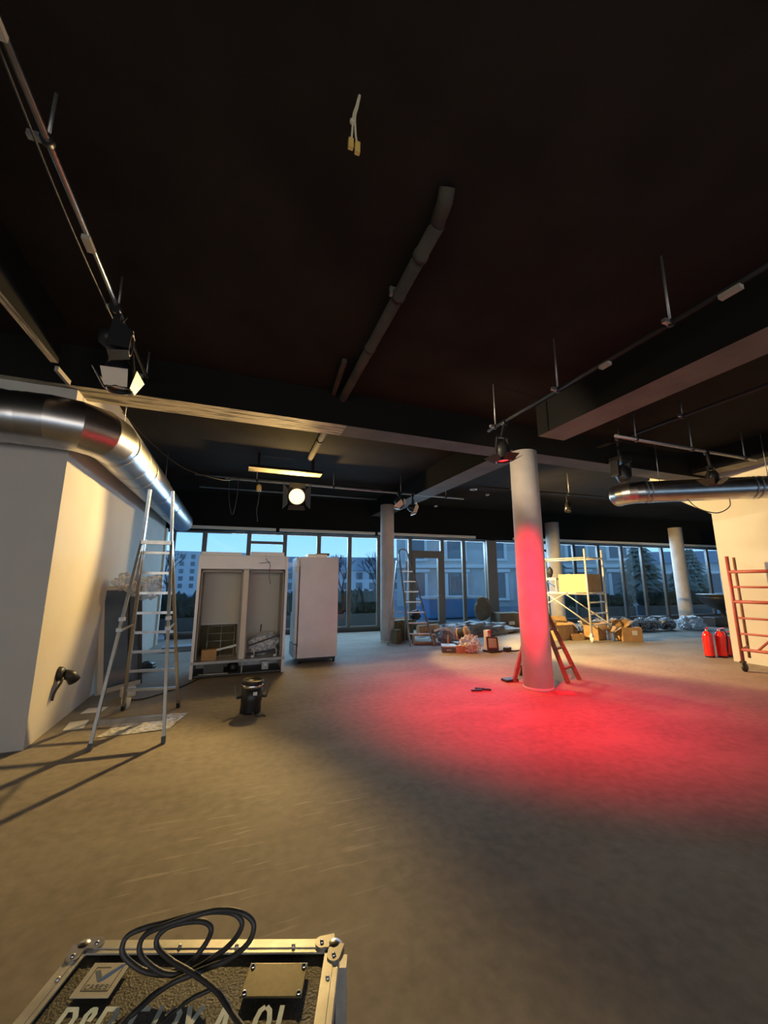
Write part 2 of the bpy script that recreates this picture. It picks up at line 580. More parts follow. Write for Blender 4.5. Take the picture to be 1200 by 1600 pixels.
CEIL = 3.95
BEAM = 3.50
def win_y(x):
    return 11.75 - 0.065 * x


# ================================================================== SETTING
struct(MB().add([(-7, -5, 0), (24, -5, 0), (24, win_y(24), 0), (-7, win_y(-7), 0), (-7, -5, -.2), (24, -5, -.2), (24, win_y(24), -.2), (-7, win_y(-7), -.2)],
                [(0, 1, 2, 3), (7, 6, 5, 4), (0, 4, 5, 1), (2, 6, 7, 3), (1, 5, 6, 2), (3, 7, 4, 0)]).build('floor', M['floor']))
struct(MB().add([(-7, -5, CEIL), (24, -5, CEIL), (24, 12.6, CEIL), (-7, 12.6, CEIL), (-7, -5, CEIL + .2), (24, -5, CEIL + .2), (24, 12.6, CEIL + .2), (-7, 12.6, CEIL + .2)],
                [(0, 1, 2, 3), (7, 6, 5, 4), (0, 4, 5, 1), (2, 6, 7, 3), (1, 5, 6, 2), (3, 7, 4, 0)]).build('ceiling', M['ceiling']))
wl = MB()
wl.box((-3.84, 7.75, CEIL / 2), (4.32, 6.1, CEIL))
wl.box((-3.84, 4.697, 1.26), (4.32, 0.006, 0.02))
struct(wl.build('wall_left', M['white_wall']))
struct(MB().bar((-1.66, 10.86, 0), (-1.66, 10.86, 2.8), 0.05, 0.2).build('trim_1', M['cream']))

# right wall: a wall blade with a haunch that widens under the ceiling
poly = [(-2.0, 0), (4.81, 0), (4.81, 2.85), (5.95, 3.62), (5.95, CEIL), (-2.0, CEIL)]
mxr = frame_mx((9.0, 0, 0), (0, 1, 0), (0, 0, 1), (1, 0, 0))
struct(MB().prism(poly, mxr, 0.45).build('wall_right', M['white_wall']))


rear = MB()
rear.box((1.0, -5.1, 2.775), (16.0, 0.2, 2.35))
rear.box((11.0, -5.1, CEIL / 2), (4.0, 0.2, CEIL))
struct(rear.build('wall_rear', M['white_wall']))
struct(MB().box((-7.1, -0.15, CEIL / 2), (0.2, 9.9, CEIL)).build('wall_side', M['white_wall']))
struct(MB().box((23.9, 2.6, CEIL / 2), (0.2, 15.2, CEIL)).build('wall_end', M['white_wall']))


def beam(name, lo, hi, shade_split=None, axis='x', under=('bare', 'dull_soffit')):
    """ceiling beam: black sides, unpainted underside"""
    b = MB()
    x0, y0, z0 = lo
    x1, y1, z1 = hi
    vs = [(x0, y0, z0), (x1, y0, z0), (x1, y1, z0), (x0, y1, z0), (x0, y0, z1), (x1, y0, z1), (x1, y1, z1), (x0, y1, z1)]
    b.add(vs, [(4, 5, 6, 7), (0, 1, 5, 4), (2, 3, 7, 6), (1, 2, 6, 5), (3, 0, 4, 7)], 0)
    if shade_split is None:
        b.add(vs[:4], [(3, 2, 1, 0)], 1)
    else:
        q = shade_split
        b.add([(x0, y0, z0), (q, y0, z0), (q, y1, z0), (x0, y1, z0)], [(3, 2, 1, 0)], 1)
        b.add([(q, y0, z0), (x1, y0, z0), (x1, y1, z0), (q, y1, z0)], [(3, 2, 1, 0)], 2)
    return struct(b.build(name, [M['black_beam'], M[under[0]], M[under[1]]]))


beam('trim_2', (-7, 4.60, BEAM), (14, 4.98, CEIL), 1.25, under=('bare', 'shaded_soffit'))  # underside painted darker past the split, where the lamp's beam is cut off
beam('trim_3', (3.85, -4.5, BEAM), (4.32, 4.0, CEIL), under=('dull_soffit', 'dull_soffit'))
beam('trim_4', (3.85, 4.98, BEAM), (4.32, 11.2, CEIL), under=('shaded_soffit', 'shaded_soffit'))
beam('trim_5', (-1.72, -1.2, BEAM), (-1.66, 4.15, CEIL), under=('bare_along', 'bare_along'))
beam('trim_6', (0.12, 7.40, 3.62), (1.52, 7.72, 3.67))
struct(MB().box((0.3, 7.56, 3.81), (0.05, 0.05, 0.28)).box((1.35, 7.56, 3.81), (0.05, 0.05, 0.28)).build('trim_11', M['ceiling']))
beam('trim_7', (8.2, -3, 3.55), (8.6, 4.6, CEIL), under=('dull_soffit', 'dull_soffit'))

# bulkhead over the glazing with a pale cover strip
dv = Vector((1, -0.065, 0)).normalized()
nv = Vector((-dv.y, dv.x, 0))        # outward


def wall_bar(b, x0, x1, off, z0, z1, th, mi=0):
    p0 = Vector((x0, win_y(x0), 0)) + nv * off
    p1 = Vector((x1, win_y(x1), 0)) + nv * off
    a, c = p0 + nv * th, p1 + nv * th
    b.add([(p.x, p.y, z) for z in (z0, z1) for p in (p0, p1, c, a)],
          [(3, 2, 1, 0), (4, 5, 6, 7), (0, 1, 5, 4), (1, 2, 6, 5), (2, 3, 7, 6), (3, 0, 4, 7)], mi)
    return b


struct(wall_bar(MB(), -6.9, 24, -0.30, 2.88, CEIL, 0.75).build('wall_back', M['black_beam']))
b = MB()
for x0, x1 in ((-1.2, 1.05), (1.15, 4.0), (4.1, 7.5), (9.0, 20.0)):
    wall_bar(b, x0, x1, -0.38, 2.91, 2.99, 0.08)
struct(b.build('trim_8', M['cream']))
struct(wall_bar(MB(), -1.6, 21, -0.06, 0, 0.10, 0.14).build('trim_9', M['frame']))

# ------------------------------------------------------------------ glazing
edges = [-1.63, -0.84, 0.33, 1.33, 2.33, 3.28, 4.22, 5.28, 6.42, 7.22, 8.10, 9.4, 10.65, 11.85, 13.0, 14.15, 15.2, 16.3, 17.5, 18.9, 20.3]
WZ0, WZ1 = 0.10, 2.80


def fr(b, x0, x1, z0, z1, w=0.06, th=0.09, off=-0.045):
    wall_bar(b, x0, x0 + w, off, z0, z1, th)
    wall_bar(b, x1 - w, x1, off, z0, z1, th)
    wall_bar(b, x0 + w, x1 - w, off, z1 - w, z1, th)
    wall_bar(b, x0 + w, x1 - w, off, z0, z0 + w, th)
    return b


nwin = 0
for i in range(len(edges) - 1):
    x0, x1 = edges[i], edges[i + 1]
    if i == 7:
        nm = 'door_1'
    else:
        nwin += 1
        nm = 'window_%d' % nwin
    mm = M['frame_brown'] if x1 < 9.3 else M['frame']
    b = fr(MB(), x0, x1, WZ0, WZ1 + 0.1)
    if i in (2, 11):
        wall_bar(b, x0 + 0.06, x1 - 0.06, -0.06, 2.56, 2.64, 0.11)
    if i == 7:
        wall_bar(b, x0 + 0.06, x1 - 0.06, -0.07, 2.36, 2.48, 0.12)
        fr(b, x0 + 0.06, x1 - 0.06, WZ0 + 0.02, 2.36, 0.11, 0.11, -0.06)
    o = struct(b.build(nm, mm, None, (x0, win_y(x0), 0)))
    wall_bar(MB(), x0 + 0.05, x1 - 0.05, -0.006, WZ0 + 0.05, WZ1 + 0.05, 0.012).build('glass_pane', M['glass'], o)
    if i == 7:
        h = MB()
        p = Vector((x1 - 0.12, win_y(x1), 1.05)) + nv * -0.1
        h.tube([p, p + Vector((-0.13, 0, 0))], 0.012, 8)
        h.tube([p, p - nv * -0.05], 0.012, 8)
        h.build('door_handle', M['alu'], o)
# a wider post between the door bays and the right-hand glazing
struct(wall_bar(MB(), 8.05, 8.42, -0.16, 0, 2.95, 0.24).build('trim_10', M['frame_brown']))

# ------------------------------------------------------------------ columns
def column(x, y, r, label):
    t = thing('round_column', label, 'column', (x, y, 0), 0, 'round white columns')
    b = MB().lathe([(0, 0), (r, 0), (r, 0.9), (r * 1.004, 1.6), (r, 2.6), (r, BEAM), (0, BEAM)], Matrix.Translation((x, y, 0)), 40)
    b.build('shaft', M['column'], t)
    g = MB().lathe([(r, 0.0), (r + 0.006, 0.0), (r + 0.006, 0.03), (r, 0.035)], Matrix.Translation((x, y, 0)), 40)
    g.build('base_joint', M['column'], t)
    return t


column(4.15, 4.66, 0.205, 'nearest round white column, half washed in red light')
column(3.70, 9.40, 0.178, 'slim round white column beside the aluminium ladder by the windows')
column(10.22, 10.30, 0.225, 'round white column behind the white scaffold tower')
column(15.6, 9.62, 0.22, 'farthest round white column, right of the plastic wrapped tubes')

# ================================================================== FLIGHT CASE
P0 = Vector((-0.262, 1.172, 0.72))
U = Vector((0.9356, -0.3531, 0))
V = Vector((-0.3531, -0.9356, 0))
LW, LD, HT = 0.568, 0.60, 0.72


def cs(s, t, z=0.0):
    return P0 + U * s + V * t + Vector((0, 0, z))


cbase = cs(LW / 2, LD / 2, -HT)
case = thing('flight_case', 'black road case with aluminium edges and stencilled lettering, in the foreground', 'case', cbase)
CM = frame_mx(P0, U, -V, Vector((0, 0, 1)))      # local x = along the far edge, y = away, z = up
b = MB()
b.box((LW / 2, -LD / 2, -0.015 - 0.27), (LW - 0.012, LD - 0.012, 0.555), CM)
b.build('body', M['laminate'], case)
for a0, a1, horizontal in ((0, LW, 1), (0, LW, 2), (0, LD, 3), (0, LD, 4)):
    e = MB()
    w = 0.030
    if horizontal in (1, 2):
        y = 0 if horizontal == 1 else -LD
        sg = -1 if horizontal == 1 else 1
        e.box((LW / 2, y + sg * w / 2, -0.0012), (LW - 0.05, w, 0.0035), CM)
        e.box((LW / 2, y + sg * w * 0.5, 0.0008), (LW - 0.05, w * 0.34, 0.0022), CM)
        e.box((LW / 2, y, -w / 2), (LW - 0.05, 0.003, w), CM)
        for k in range(4):
            x = 0.1 + k * (LW - 0.2) / 3
            e.lathe([(0.0045, 0.0015), (0.004, 0.0035), (0.0015, 0.0048), (0, 0.005)], CM @ Matrix.Translation((x, y + sg * w * 0.55, 0)), 10)
    else:
        x = 0 if horizontal == 3 else LW
        sg = 1 if horizontal == 3 else -1
        e.box((x + sg * w / 2, -LD / 2, -0.0012), (w, LD - 0.05, 0.0035), CM)
        e.box((x + sg * w * 0.5, -LD / 2, 0.0008), (w * 0.34, LD - 0.05, 0.0022), CM)
        e.box((x, -LD / 2, -w / 2), (0.003, LD - 0.05, w), CM)
        for k in range(5):
            y = -0.085 - k * (LD - 0.17) / 4
            e.lathe([(0.0045, 0.0015), (0.004, 0.0035), (0.0015, 0.0048), (0, 0.005)], CM @ Matrix.Translation((x + sg * w * 0.55, y, 0)), 10)
    e.build('edge_profile', M['alu_worn'], case)
for cx, cy in ((0, 0), (LW, 0), (0, -LD), (LW, -LD)):
    sx_, sy_ = (1 if cx == 0 else -1), (-1 if cy == 0 else 1)
    g = MB()
    g.blob((cx + sx_ * 0.012, cy + sy_ * 0.012, -0.012), (0.022, 0.022, 0.019), 1, 0.0, 1, 3, smooth=True, mx=CM)
    for q in (0, 1):          # two rounded lugs that reach onto the lid
        ang = math.atan2(sy_, sx_) + (0.62 if q else -0.62)
        pts = []
        for k in range(13):
            a = math.pi * (k / 12 - 0.5)
            pts.append((0.036 + 0.014 * math.cos(a), 0.014 * math.sin(a)))
        pts += [(0.008, 0.016), (0.008, -0.016)]
        g.prism(pts, CM @ Matrix.Translation((cx + sx_ * 0.004, cy + sy_ * 0.004, 0.001)) @ Matrix.Rotation(ang, 4, 'Z'), 0.003)
        g.lathe([(0.0045, 0.004), (0.004, 0.006), (0, 0.0075)], CM @ Matrix.Translation((cx + sx_ * 0.004 + 0.036 * math.cos(ang), cy + sy_ * 0.004 + 0.036 * math.sin(ang), 0)), 10)
    g.build('corner_ball', M['galv'], case)
# edges and casters lower down
b = MB()
for x in (0, LW):
    for y in (0, -LD):
        b.box((x, y, -0.29), (0.03, 0.03, 0.50), CM)
b.box((LW / 2, -LD / 2, -0.565), (LW + .004, LD + .004, 0.03), CM)
b.build('side_profiles', M['alu_worn'], case)
b = MB()
b.box((LW / 2, 0.003, -0.2), (0.2, 0.012, 0.11), CM)
b.build('handle', M['galv'], case)['label'] = 'recessed metal handle'
for cx in (0.08, LW - 0.08):
    for cy in (-0.08, -LD + 0.08):
        w = MB()
        c = CM @ Vector((cx, cy, -0.67))
        w.lathe([(0, -0.016), (0.048, -0.016), (0.05, 0), (0.048, 0.016), (0, 0.016)], Matrix.Translation(c) @ Matrix.Rotation(R(90), 4, 'X'), 18)
        w.box((cx, cy, -0.60), (0.08, 0.06, 0.05), CM)
        w.build('caster', M['black'], case)
# blank plate
b = MB()
b.box((0.448, -0.089, 0.0018), (0.118, 0.066, 0.003), CM, bev=0.0012)
pl = b.build('name_plate', M['plate'], case)
pl['label'] = 'blank olive metal plate'
for x in (0.396, 0.500):
    for y in (-0.063, -0.115):
        MB().lathe([(0.0048, 0.003), (0.0042, 0.0055), (0.002, 0.0068), (0, 0.007)], CM @ Matrix.Translation((x, y, 0)), 12).build('rivet', M['chrome'], pl)


# glyphs as thick strokes in a unit cell (0.6 wide, 1 high)
GL = {
    'D': [[(0, 0), (0, 1)], [(.13, .96), (.34, .96), (.52, .78), (.52, .22), (.34, .04), (.13, .04)]],
    '&': [[(.56, .04), (.16, .66), (.12, .82), (.2, .95), (.34, .95), (.42, .84), (.38, .70)], [(.22, .52), (.04, .34), (.04, .16), (.14, .04), (.30, .04), (.54, .36)]],
    'B': [[(0, 0), (0, 1)], [(.13, .96), (.40, .96), (.50, .86), (.50, .66), (.40, .54), (.13, .54)], [(.40, .46), (.53, .36), (.53, .14), (.42, .04), (.13, .04)]],
    'E': [[(.02, 0), (.02, 1)], [(.14, .96), (.50, .96)], [(.14, .52), (.44, .52)], [(.14, .04), (.50, .04)]],
    '1': [[(.16, 0), (.16, 1)]],
    '2': [[(.04, .80), (.16, .95), (.38, .95), (.52, .84), (.52, .66), (.06, .14)], [(.02, .04), (.54, .04)]],
    'X': [[(.02, 1), (.24, .58)], [(.32, .42), (.54, 0)], [(.54, 1), (.02, 0)]],
    'A': [[(0, 0), (.22, 1)], [(.34, 1), (.56, 0)], [(.18, .34), (.38, .34)]],
    '-': [[(.06, .52), (.42, .52)]],
    '0': [[(.24, .98), (.10, .90), (.02, .70), (.02, .30), (.10, .10), (.24, .02)], [(.34, .98), (.48, .90), (.56, .70), (.56, .30), (.48, .10), (.34, .02)]],
    'C': [[(.5, .8), (.38, .95), (.18, .95), (.04, .78), (.04, .22), (.18, .05), (.38, .05), (.5, .2)]],
    'S': [[(.5, .84), (.38, .96), (.16, .96), (.05, .82), (.08, .62), (.46, .40), (.5, .18), (.38, .04), (.14, .04), (.03, .16)]],
}


def glyphs(b, text, mx, h, wid, stroke, adv, t=0.0006, space=0.5):
    x = 0.0
    for ch in text:
        if ch == ' ':
            x += space
            continue
        for pl_ in GL[ch]:
            for (ax, ay), (bx, by) in zip(pl_[:-1], pl_[1:]):
                p, q = Vector(((ax + x) * wid, ay * h)), Vector(((bx + x) * wid, by * h))
                d = (q - p).normalized()
                n = Vector((-d.y, d.x)) * stroke / 2
                ex = d * stroke * 0.18
                p, q = p - ex, q + ex
                b.add([(*(p + n)[:], t), (*(p - n)[:], t), (*(q - n)[:], t), (*(q + n)[:], t)], [(0, 1, 2, 3)], 0, False, mx)
                t += 0.000012
        x += adv if ch != '1' else adv * 0.62
    return b


tm = CM @ Matrix.Translation((0.080, -0.137 - 0.072, 0.0006))
b = glyphs(MB(), 'D&B E12X A-01', tm, 0.072, 0.045, 0.0088, 0.80, space=0.46)
b.build('lettering', M['stencil'], case)['label'] = 'white stencilled lettering tinted by blue daylight'
# maker's sticker with a tick and the word CASES
sm = CM @ Matrix.Translation((0.066, -0.120, 0.0004))
b = MB().prism([(0, 0), (0.074, 0), (0.074, 0.068), (0, 0.068)], sm, 0.0012)
st = b.build('sticker', M['sticker'], case)
st['label'] = 'pale maker sticker with a blue tick'
sm2 = sm @ Matrix.Translation((0, 0, 0.0012))
b = MB()
for p, q in (((.012, .012), (.064, .012)), ((.064, .012), (.064, .058)), ((.012, .058), (.040, .058)), ((.012, .012), (.012, .058)), ):
    d = (Vector(q) - Vector(p)).normalized()
    n = Vector((-d.y, d.x)) * 0.0007
    b.prism([(Vector(p) + n)[:], (Vector(p) - n)[:], (Vector(q) - n)[:], (Vector(q) + n)[:]], sm2, 0.0004)
glyphs(b, 'CASES', sm2 @ Matrix.Translation((.016, .0145, 0)), 0.009, 0.0125, 0.0016, 0.74, 0.0004)
b.build('sticker_print', M['ink'], st)
MB().prism([(.014, .050), (.022, .053), (.034, .040), (.036, .029), (.031, .030)], sm2, 0.0005).build('tick_stroke', M['slate_ink'], st)
MB().prism([(.036, .029), (.044, .036), (.068, .066), (.058, .063), (.040, .044), (.034, .036)], sm2, 0.0006).build('tick_stroke', M['blue_ink'], st)

COIL_PTS = [(0.1, 0.8, 0.73), (0.059, 0.8607, 0.733), (0.0373, 0.8958, 0.7365), (0.0139, 0.9285, 0.7435), (-0.0283, 0.968, 0.7505), (-0.0688, 1.0049, 0.754), (-0.0974, 1.0309, 0.7645), (-0.1009, 1.0373, 0.7785), (-0.0834, 1.0361, 0.7925), (-0.0493, 1.021, 0.803), (-0.0146, 1.0042, 0.8065), (0.0011, 0.9922, 0.7995), (-0.0035, 0.9953, 0.7785), (-0.0199, 0.9973, 0.7575), (-0.0364, 1.0024, 0.74), (-0.0533, 1.0023, 0.7365), (-0.0761, 1.0059, 0.733), (-0.1062, 1.0202, 0.733), (-0.1312, 1.0318, 0.74), (-0.1573, 1.0428, 0.7575), (-0.1644, 1.0486, 0.7715), (-0.157, 1.0538, 0.7855), (-0.1283, 1.0468, 0.796), (-0.0861, 1.0301, 0.8065), (-0.0378, 1.0144, 0.817), (0.0051, 0.9925, 0.8275), (0.0422, 0.9732, 0.8275), (0.059, 0.9643, 0.8135), (0.053, 0.9665, 0.7925), (0.0341, 0.9819, 0.7645), (0.0109, 0.9922, 0.747), (-0.0157, 0.9947, 0.7365), (-0.0409, 0.9951, 0.733), (-0.0734, 1.0004, 0.7365), (-0.1009, 1.0156, 0.7435), (-0.1249, 1.0304, 0.7575), (-0.1324, 1.0393, 0.7715), (-0.1227, 1.0388, 0.789), (-0.0907, 1.0222, 0.8065), (-0.0373, 1.0058, 0.8205), (0.0111, 0.9883, 0.831), (0.0539, 0.9617, 0.8345), (0.079, 0.9482, 0.8205), (0.0788, 0.9438, 0.7995), (0.0633, 0.9488, 0.7785), (0.0348, 0.962, 0.7575), (0.0001, 0.9769, 0.7435), (-0.0286, 0.9832, 0.7365), (-0.0619, 0.9833, 0.733), (-0.0922, 0.9698, 0.733), (-0.1145, 0.9514, 0.733), (-0.1355, 0.9353, 0.733), (-0.165, 0.88, 0.73)]
tag(MB().tube(catmull(COIL_PTS, 7), 0.0050, 10).build('cable', M['cable'], None, cs(LW / 2, 0.1)), 'black rubber cable lying in loose loops on the flight case', 'cable')
COIL2 = [(0.0085, 0.9485, 0.728), (-0.0244, 0.9463, 0.726), (-0.0498, 0.9348, 0.726), (-0.0775, 0.9158, 0.726)]
tag(MB().tube(catmull(COIL2, 8), 0.0034, 8).build('thin_cable', M['cable'], None, cs(LW / 2, 0.1)), 'thin dark cord under the looped cable on the flight case', 'cable')

# ================================================================== LEFT SIDE
# ------------------------------------------------------------------ tall aluminium ladder
lad = thing('stepladder', 'tall aluminium A-frame ladder by the lit left wall', 'ladder', (-0.82, 5.0, 0))


def lerp(a, b, t):
    return Vector(a) * (1 - t) + Vector(b) * t


BL0, BL1 = (-1.13, 5.66, 0.0), (-0.965, 4.95, 1.95)
BR0, BR1 = (-0.535, 5.55, 0.0), (-0.695, 4.95, 1.95)
for p, q in ((BL0, BL1), (BR0, BR1)):
    d = (Vector(q) - Vector(p)).normalized()
    MB().bar(Vector(p) + d * 0.03, q, 0.028, 0.062, (0, 1, 0)).build('stile', M['alu'], lad)
    MB().bar(p, Vector(p) + d * 0.07, 0.036, 0.072, (0, 1, 0)).build('foot', M['black'], lad)
for k in range(8):
    t = (0.24 + k * 0.225) / 1.95
    MB().bar(lerp(BL0, BL1, t), lerp(BR0, BR1, t), 0.030, 0.028).build('rung', M['alu'], lad)
FL0, FL1 = (-1.12, 4.47, 0.0), (-0.975, 4.88, 1.93)
FR0, FR1 = (-0.525, 4.42, 0.0), (-0.685, 4.88, 1.93)
for p, q in ((FL0, FL1), (FR0, FR1)):
    d = (Vector(q) - Vector(p)).normalized()
    MB().bar(Vector(p) + d * 0.03, q, 0.026, 0.045, (0, 1, 0)).build('stile', M['alu_shaded'], lad)
    MB().bar(p, Vector(p) + d * 0.06, 0.034, 0.055, (0, 1, 0)).build('foot', M['black'], lad)
MB().bar(lerp(FL0, FL1, 0.11), lerp(FR0, FR1, 0.11), 0.02, 0.05).build('stabiliser_bar', M['alu'], lad)
MB().bar(lerp(FL0, FL1, 0.995), lerp(FR0, FR1, 0.995), 0.06, 0.04).build('top_bracket', M['alu'], lad)
for p, q in (((-1.0, 4.99, 1.50), (-0.935, 4.80, 2.50)), ((-0.675, 4.985, 1.50), (-0.712, 4.80, 2.50))):
    MB().bar(p, q, 0.026, 0.058, (0, 1, 0)).build('extension_stile', M['alu'], lad)
for z in (1.02, 1.12):
    for P, Q in ((FL0, FL1), (FR0, FR1)):
        MB().box(lerp(P, Q, z / 1.93), (0.05, 0.06, 0.035)).build('guide_clamp', M['galv_dull'], lad)
MB().bar(lerp(FL0, FL1, 0.52), lerp(BL0, BL1, 0.52), 0.012, 0.02).build('spreader_strap', M['alu'], lad)
MB().bar(lerp(FR0, FR1, 0.52), lerp(BR0, BR1, 0.52), 0.012, 0.02).build('spreader_strap', M['alu'], lad)

# ------------------------------------------------------------------ wall socket with hanging cable end
soc = thing('cable_outlet', 'black cable outlet with a short dangling lead low on the left wall', 'outlet', (-1.68, 5.29, 0.49))
MB().lathe([(0, 0), (0.075, 0), (0.07, 0.03), (0.05, 0.05), (0, 0.05)], Matrix.Translation((-1.68, 5.27, 0.53)) @ Matrix.Rotation(R(90), 4, 'Y'), 18).build('collar', M['black'], soc)
MB().tube([(-1.63, 5.28, 0.52), (-1.58, 5.30, 0.50), (-1.55, 5.33, 0.44)], [0.05, 0.055, 0.06], 12).build('connector', M['black'], soc)
MB().tube(catmull([(-1.64, 5.25, 0.52), (-1.62, 5.20, 0.47), (-1.65, 5.15, 0.38), (-1.655, 5.12, 0.30)]), 0.012, 8).build('lead', M['cable'], soc)

# ------------------------------------------------------------------ wrapped sash leaning on the wall
pan = thing('leaning_sash', 'white framed glazed sash leaning on the left wall behind the tall ladder', 'window sash', (-1.45, 6.7, 0))
A = Vector((-1.60, 6.50, 0.0))
ux = Vector((0.62, 0.78, 0)).normalized()
wz = Vector((-0.10, 0.04, 1.0)).normalized()
def pp(s, z):
    return A + ux * s + wz * z
MB().bar(pp(0, 0), pp(0, 1.44), 0.055, 0.075, ux).build('stile', M['cream'], pan)
MB().bar(pp(0.60, 0), pp(0.60, 1.44), 0.05, 0.06, ux).build('stile', M['frame'], pan)
MB().bar(pp(0, 1.41), pp(0.6, 1.41), 0.06, 0.06).build('rail', M['cream'], pan)
MB().bar(pp(0, 0.03), pp(0.6, 0.03), 0.06, 0.06).build('rail', M['cream'], pan)
MB().bar(pp(0.42, 0.05), pp(0.42, 1.4), 0.03, 0.03, ux).build('mullion', M['black'], pan)
gq = [pp(0.03, 0.06), pp(0.58, 0.06), pp(0.58, 1.40), pp(0.03, 1.40)]
nn = ux.cross(wz) * 0.012
MB().add(gq + [p + nn for p in gq], [(0, 1, 2, 3), (7, 6, 5, 4), (0, 4, 5, 1), (1, 5, 6, 2), (2, 6, 7, 3), (3, 7, 4, 0)]).build('glass_pane', M['sash_pane'], pan)
b = MB().blob((-1.46, 6.60, 1.49), (0.14, 0.17, 0.12), 3, 0.4, 1.8, 4)
b.blob((-1.24, 6.90, 1.40), (0.20, 0.22, 0.17), 5, 0.5, 2.0, 4)
tag(b.build('plastic_wrap', M['drape'], None, (-1.45, 6.7, 1.3)), 'crumpled clear plastic draped over the leaning sash by the left wall', 'plastic wrap')

# loose things on the floor by that wall
for (x, y, w, d, a, lb) in ((-1.46, 5.26, 0.17, 0.26, 0.1, 'white sheet of paper on the floor nearest the cable outlet'),
                            (-1.44, 5.76, 0.20, 0.20, -0.1, 'white sheet of paper on the floor between ladder and leaning sash')):
    mx = Matrix.Translation((x, y, 0.002)) @ Matrix.Rotation(a, 4, 'Z')
    tag(MB().box((0, 0, 0.002), (w, d, 0.005), mx).build('paper_sheet', M['paper'], None, (x, y, 0)), lb, 'paper', 'paper sheets by the left wall')
mx = Matrix.Translation((-1.22, 6.28, 0)) @ Matrix.Rotation(0.5, 4, 'Z')
tag(MB().box((0, 0, 0.06), (0.16, 0.12, 0.12), mx, bev=0.02).build('small_carton', M['cream'], None, (-1.22, 6.28, 0)), 'small cream carton on the floor behind the tall ladder', 'carton')
tag(MB().lathe([(0, 0), (0.04, 0), (0.052, 0.11), (0.047, 0.11), (0.037, 0.01), (0, 0.01)], Matrix.Translation((-1.12, 5.72, 0)), 16).build('paper_cup', M['paper'], None, (-1.12, 5.72, 0)),
    'white paper cup on the floor between the feet of the tall ladder', 'cup')
b = MB()
pts = []
for i in range(15):
    for j in range(8):
        x = -1.15 + i * 0.045 + 0.12 * (j / 7)
        y = 4.78 + j * 0.07
        pts.append((x, y, 0.006 + 0.02 * abs(noise.noise(Vector((x * 9, y * 9, 1))))))
b.add(pts, [(i * 8 + j, (i + 1) * 8 + j, (i + 1) * 8 + j + 1, i * 8 + j + 1) for i in range(14) for j in range(7)])
tag(b.build('plastic_film', M['film'], None, (-0.8, 5, 0)), 'flat clear plastic film spread on the floor under the tall ladder', 'plastic film')
tag(MB().tube(catmull([(-1.2, 6.1, 0.008), (-1.0, 6.05, 0.008), (-0.7, 6.4, 0.008), (-0.5, 6.75, 0.008), (-0.2, 7.5, 0.008)]), 0.008, 6).build('floor_cable', M['cable'], None, (-1, 6, 0)),
    'black cable on the floor running from the leaning sash towards the display fridge', 'cable')
tag(MB().blob((-1.28, 7.9, 0.07), (0.12, 0.12, 0.09), 8, 0.2, 2, 3, flat=0.0).build('cloth_bundle', M['black'], None, (-1.28, 7.9, 0)), 'small black bundle on the floor at the left wall beyond the sash', 'bundle')
mx = Matrix.Translation((-1.0, 9.9, 0)) @ Matrix.Rotation(0.1, 4, 'Z')
tag(MB().box((0, 0, 0.05), (0.75, 0.35, 0.1), mx, bev=0.01).build('pale_board_stack', M['tarp'], None, (-1.0, 9.9, 0)), 'grey stack of boards on the floor in front of the far left window', 'boards')

# ------------------------------------------------------------------ par can on the floor
par = thing('stage_lamp', 'black can-shaped stage lamp standing upright alone on the open floor', 'stage lamp', (0.27, 5.06, 0))
T = Matrix.Translation((0.27, 5.06, 0)) @ Matrix.Rotation(R(2), 4, 'Y')
MB().lathe([(0, 0.0), (0.115, 0.0), (0.118, 0.02), (0.112, 0.10), (0.118, 0.13), (0.120, 0.28), (0, 0.28)], T, 28).build('housing', M['black_metal'], par)
MB().lathe([(0.120, 0.275), (0.126, 0.28), (0.126, 0.31), (0.12, 0.315), (0.117, 0.30)], T, 28).build('retaining_ring', M['chrome'], par)
MB().lathe([(0.117, 0.31), (0.128, 0.315), (0.128, 0.345), (0.105, 0.36), (0.10, 0.345), (0, 0.335)], T, 28).build('front_rim', M['black_metal'], par)
for s_ in (-1, 1):
    MB().bar(T @ Vector((s_ * 0.12, 0, 0.17)), T @ Vector((s_ * 0.165, -0.01, 0.165)), 0.03, 0.03).build('yoke_knob', M['black_metal'], par)
    MB().bar(T @ Vector((s_ * 0.165, -0.01, 0.155)), T @ Vector((s_ * 0.195, 0.02, 0.29)), 0.012, 0.035, (0, 1, 0)).build('yoke_arm', M['black_metal'], par)
MB().box((0.03, -0.116, 0.225), (0.045, 0.012, 0.038), T).build('rating_label', M['white'], par)['label'] = 'white label'
MB().tube(catmull([(0.27, 4.95, 0.05), (0.32, 4.86, 0.012), (0.40, 4.85, 0.01), (0.42, 4.82, 0.01)]), 0.008, 6).build('power_lead', M['cable'], par)

# ================================================================== FRIDGES
fx0, fx1, fy0, fy1 = -0.56, 0.87, 6.96, 7.60
frd = thing('display_fridge', 'stripped two-bay steel display fridge with open front and no doors', 'fridge', ((fx0 + fx1) / 2, (fy0 + fy1) / 2, 0))
b = MB()
b.box((fx0 + 0.022, 7.28, 0.965), (0.044, 0.64, 1.93))
b.box((fx1 - 0.022, 7.28, 0.965), (0.044, 0.64, 1.93))
b.box((0.155, 7.28, 1.90), (1.35, 0.64, 0.06))
b.box((0.155, 7.28, 0.235), (1.35, 0.60, 0.03))
b.box((0.155, 7.585, 1.07), (1.35, 0.03, 1.66))
b.build('carcass', M['steel'], frd)
MB().box((0.155, 6.965, 1.81), (1.342, 0.03, 0.225), bev=0.006).build('header_panel', M['steel'], frd)
MB().box((0.155, 6.95, 0.235), (1.43, 0.06, 0.04)).build('sill_rail', M['alu'], frd)
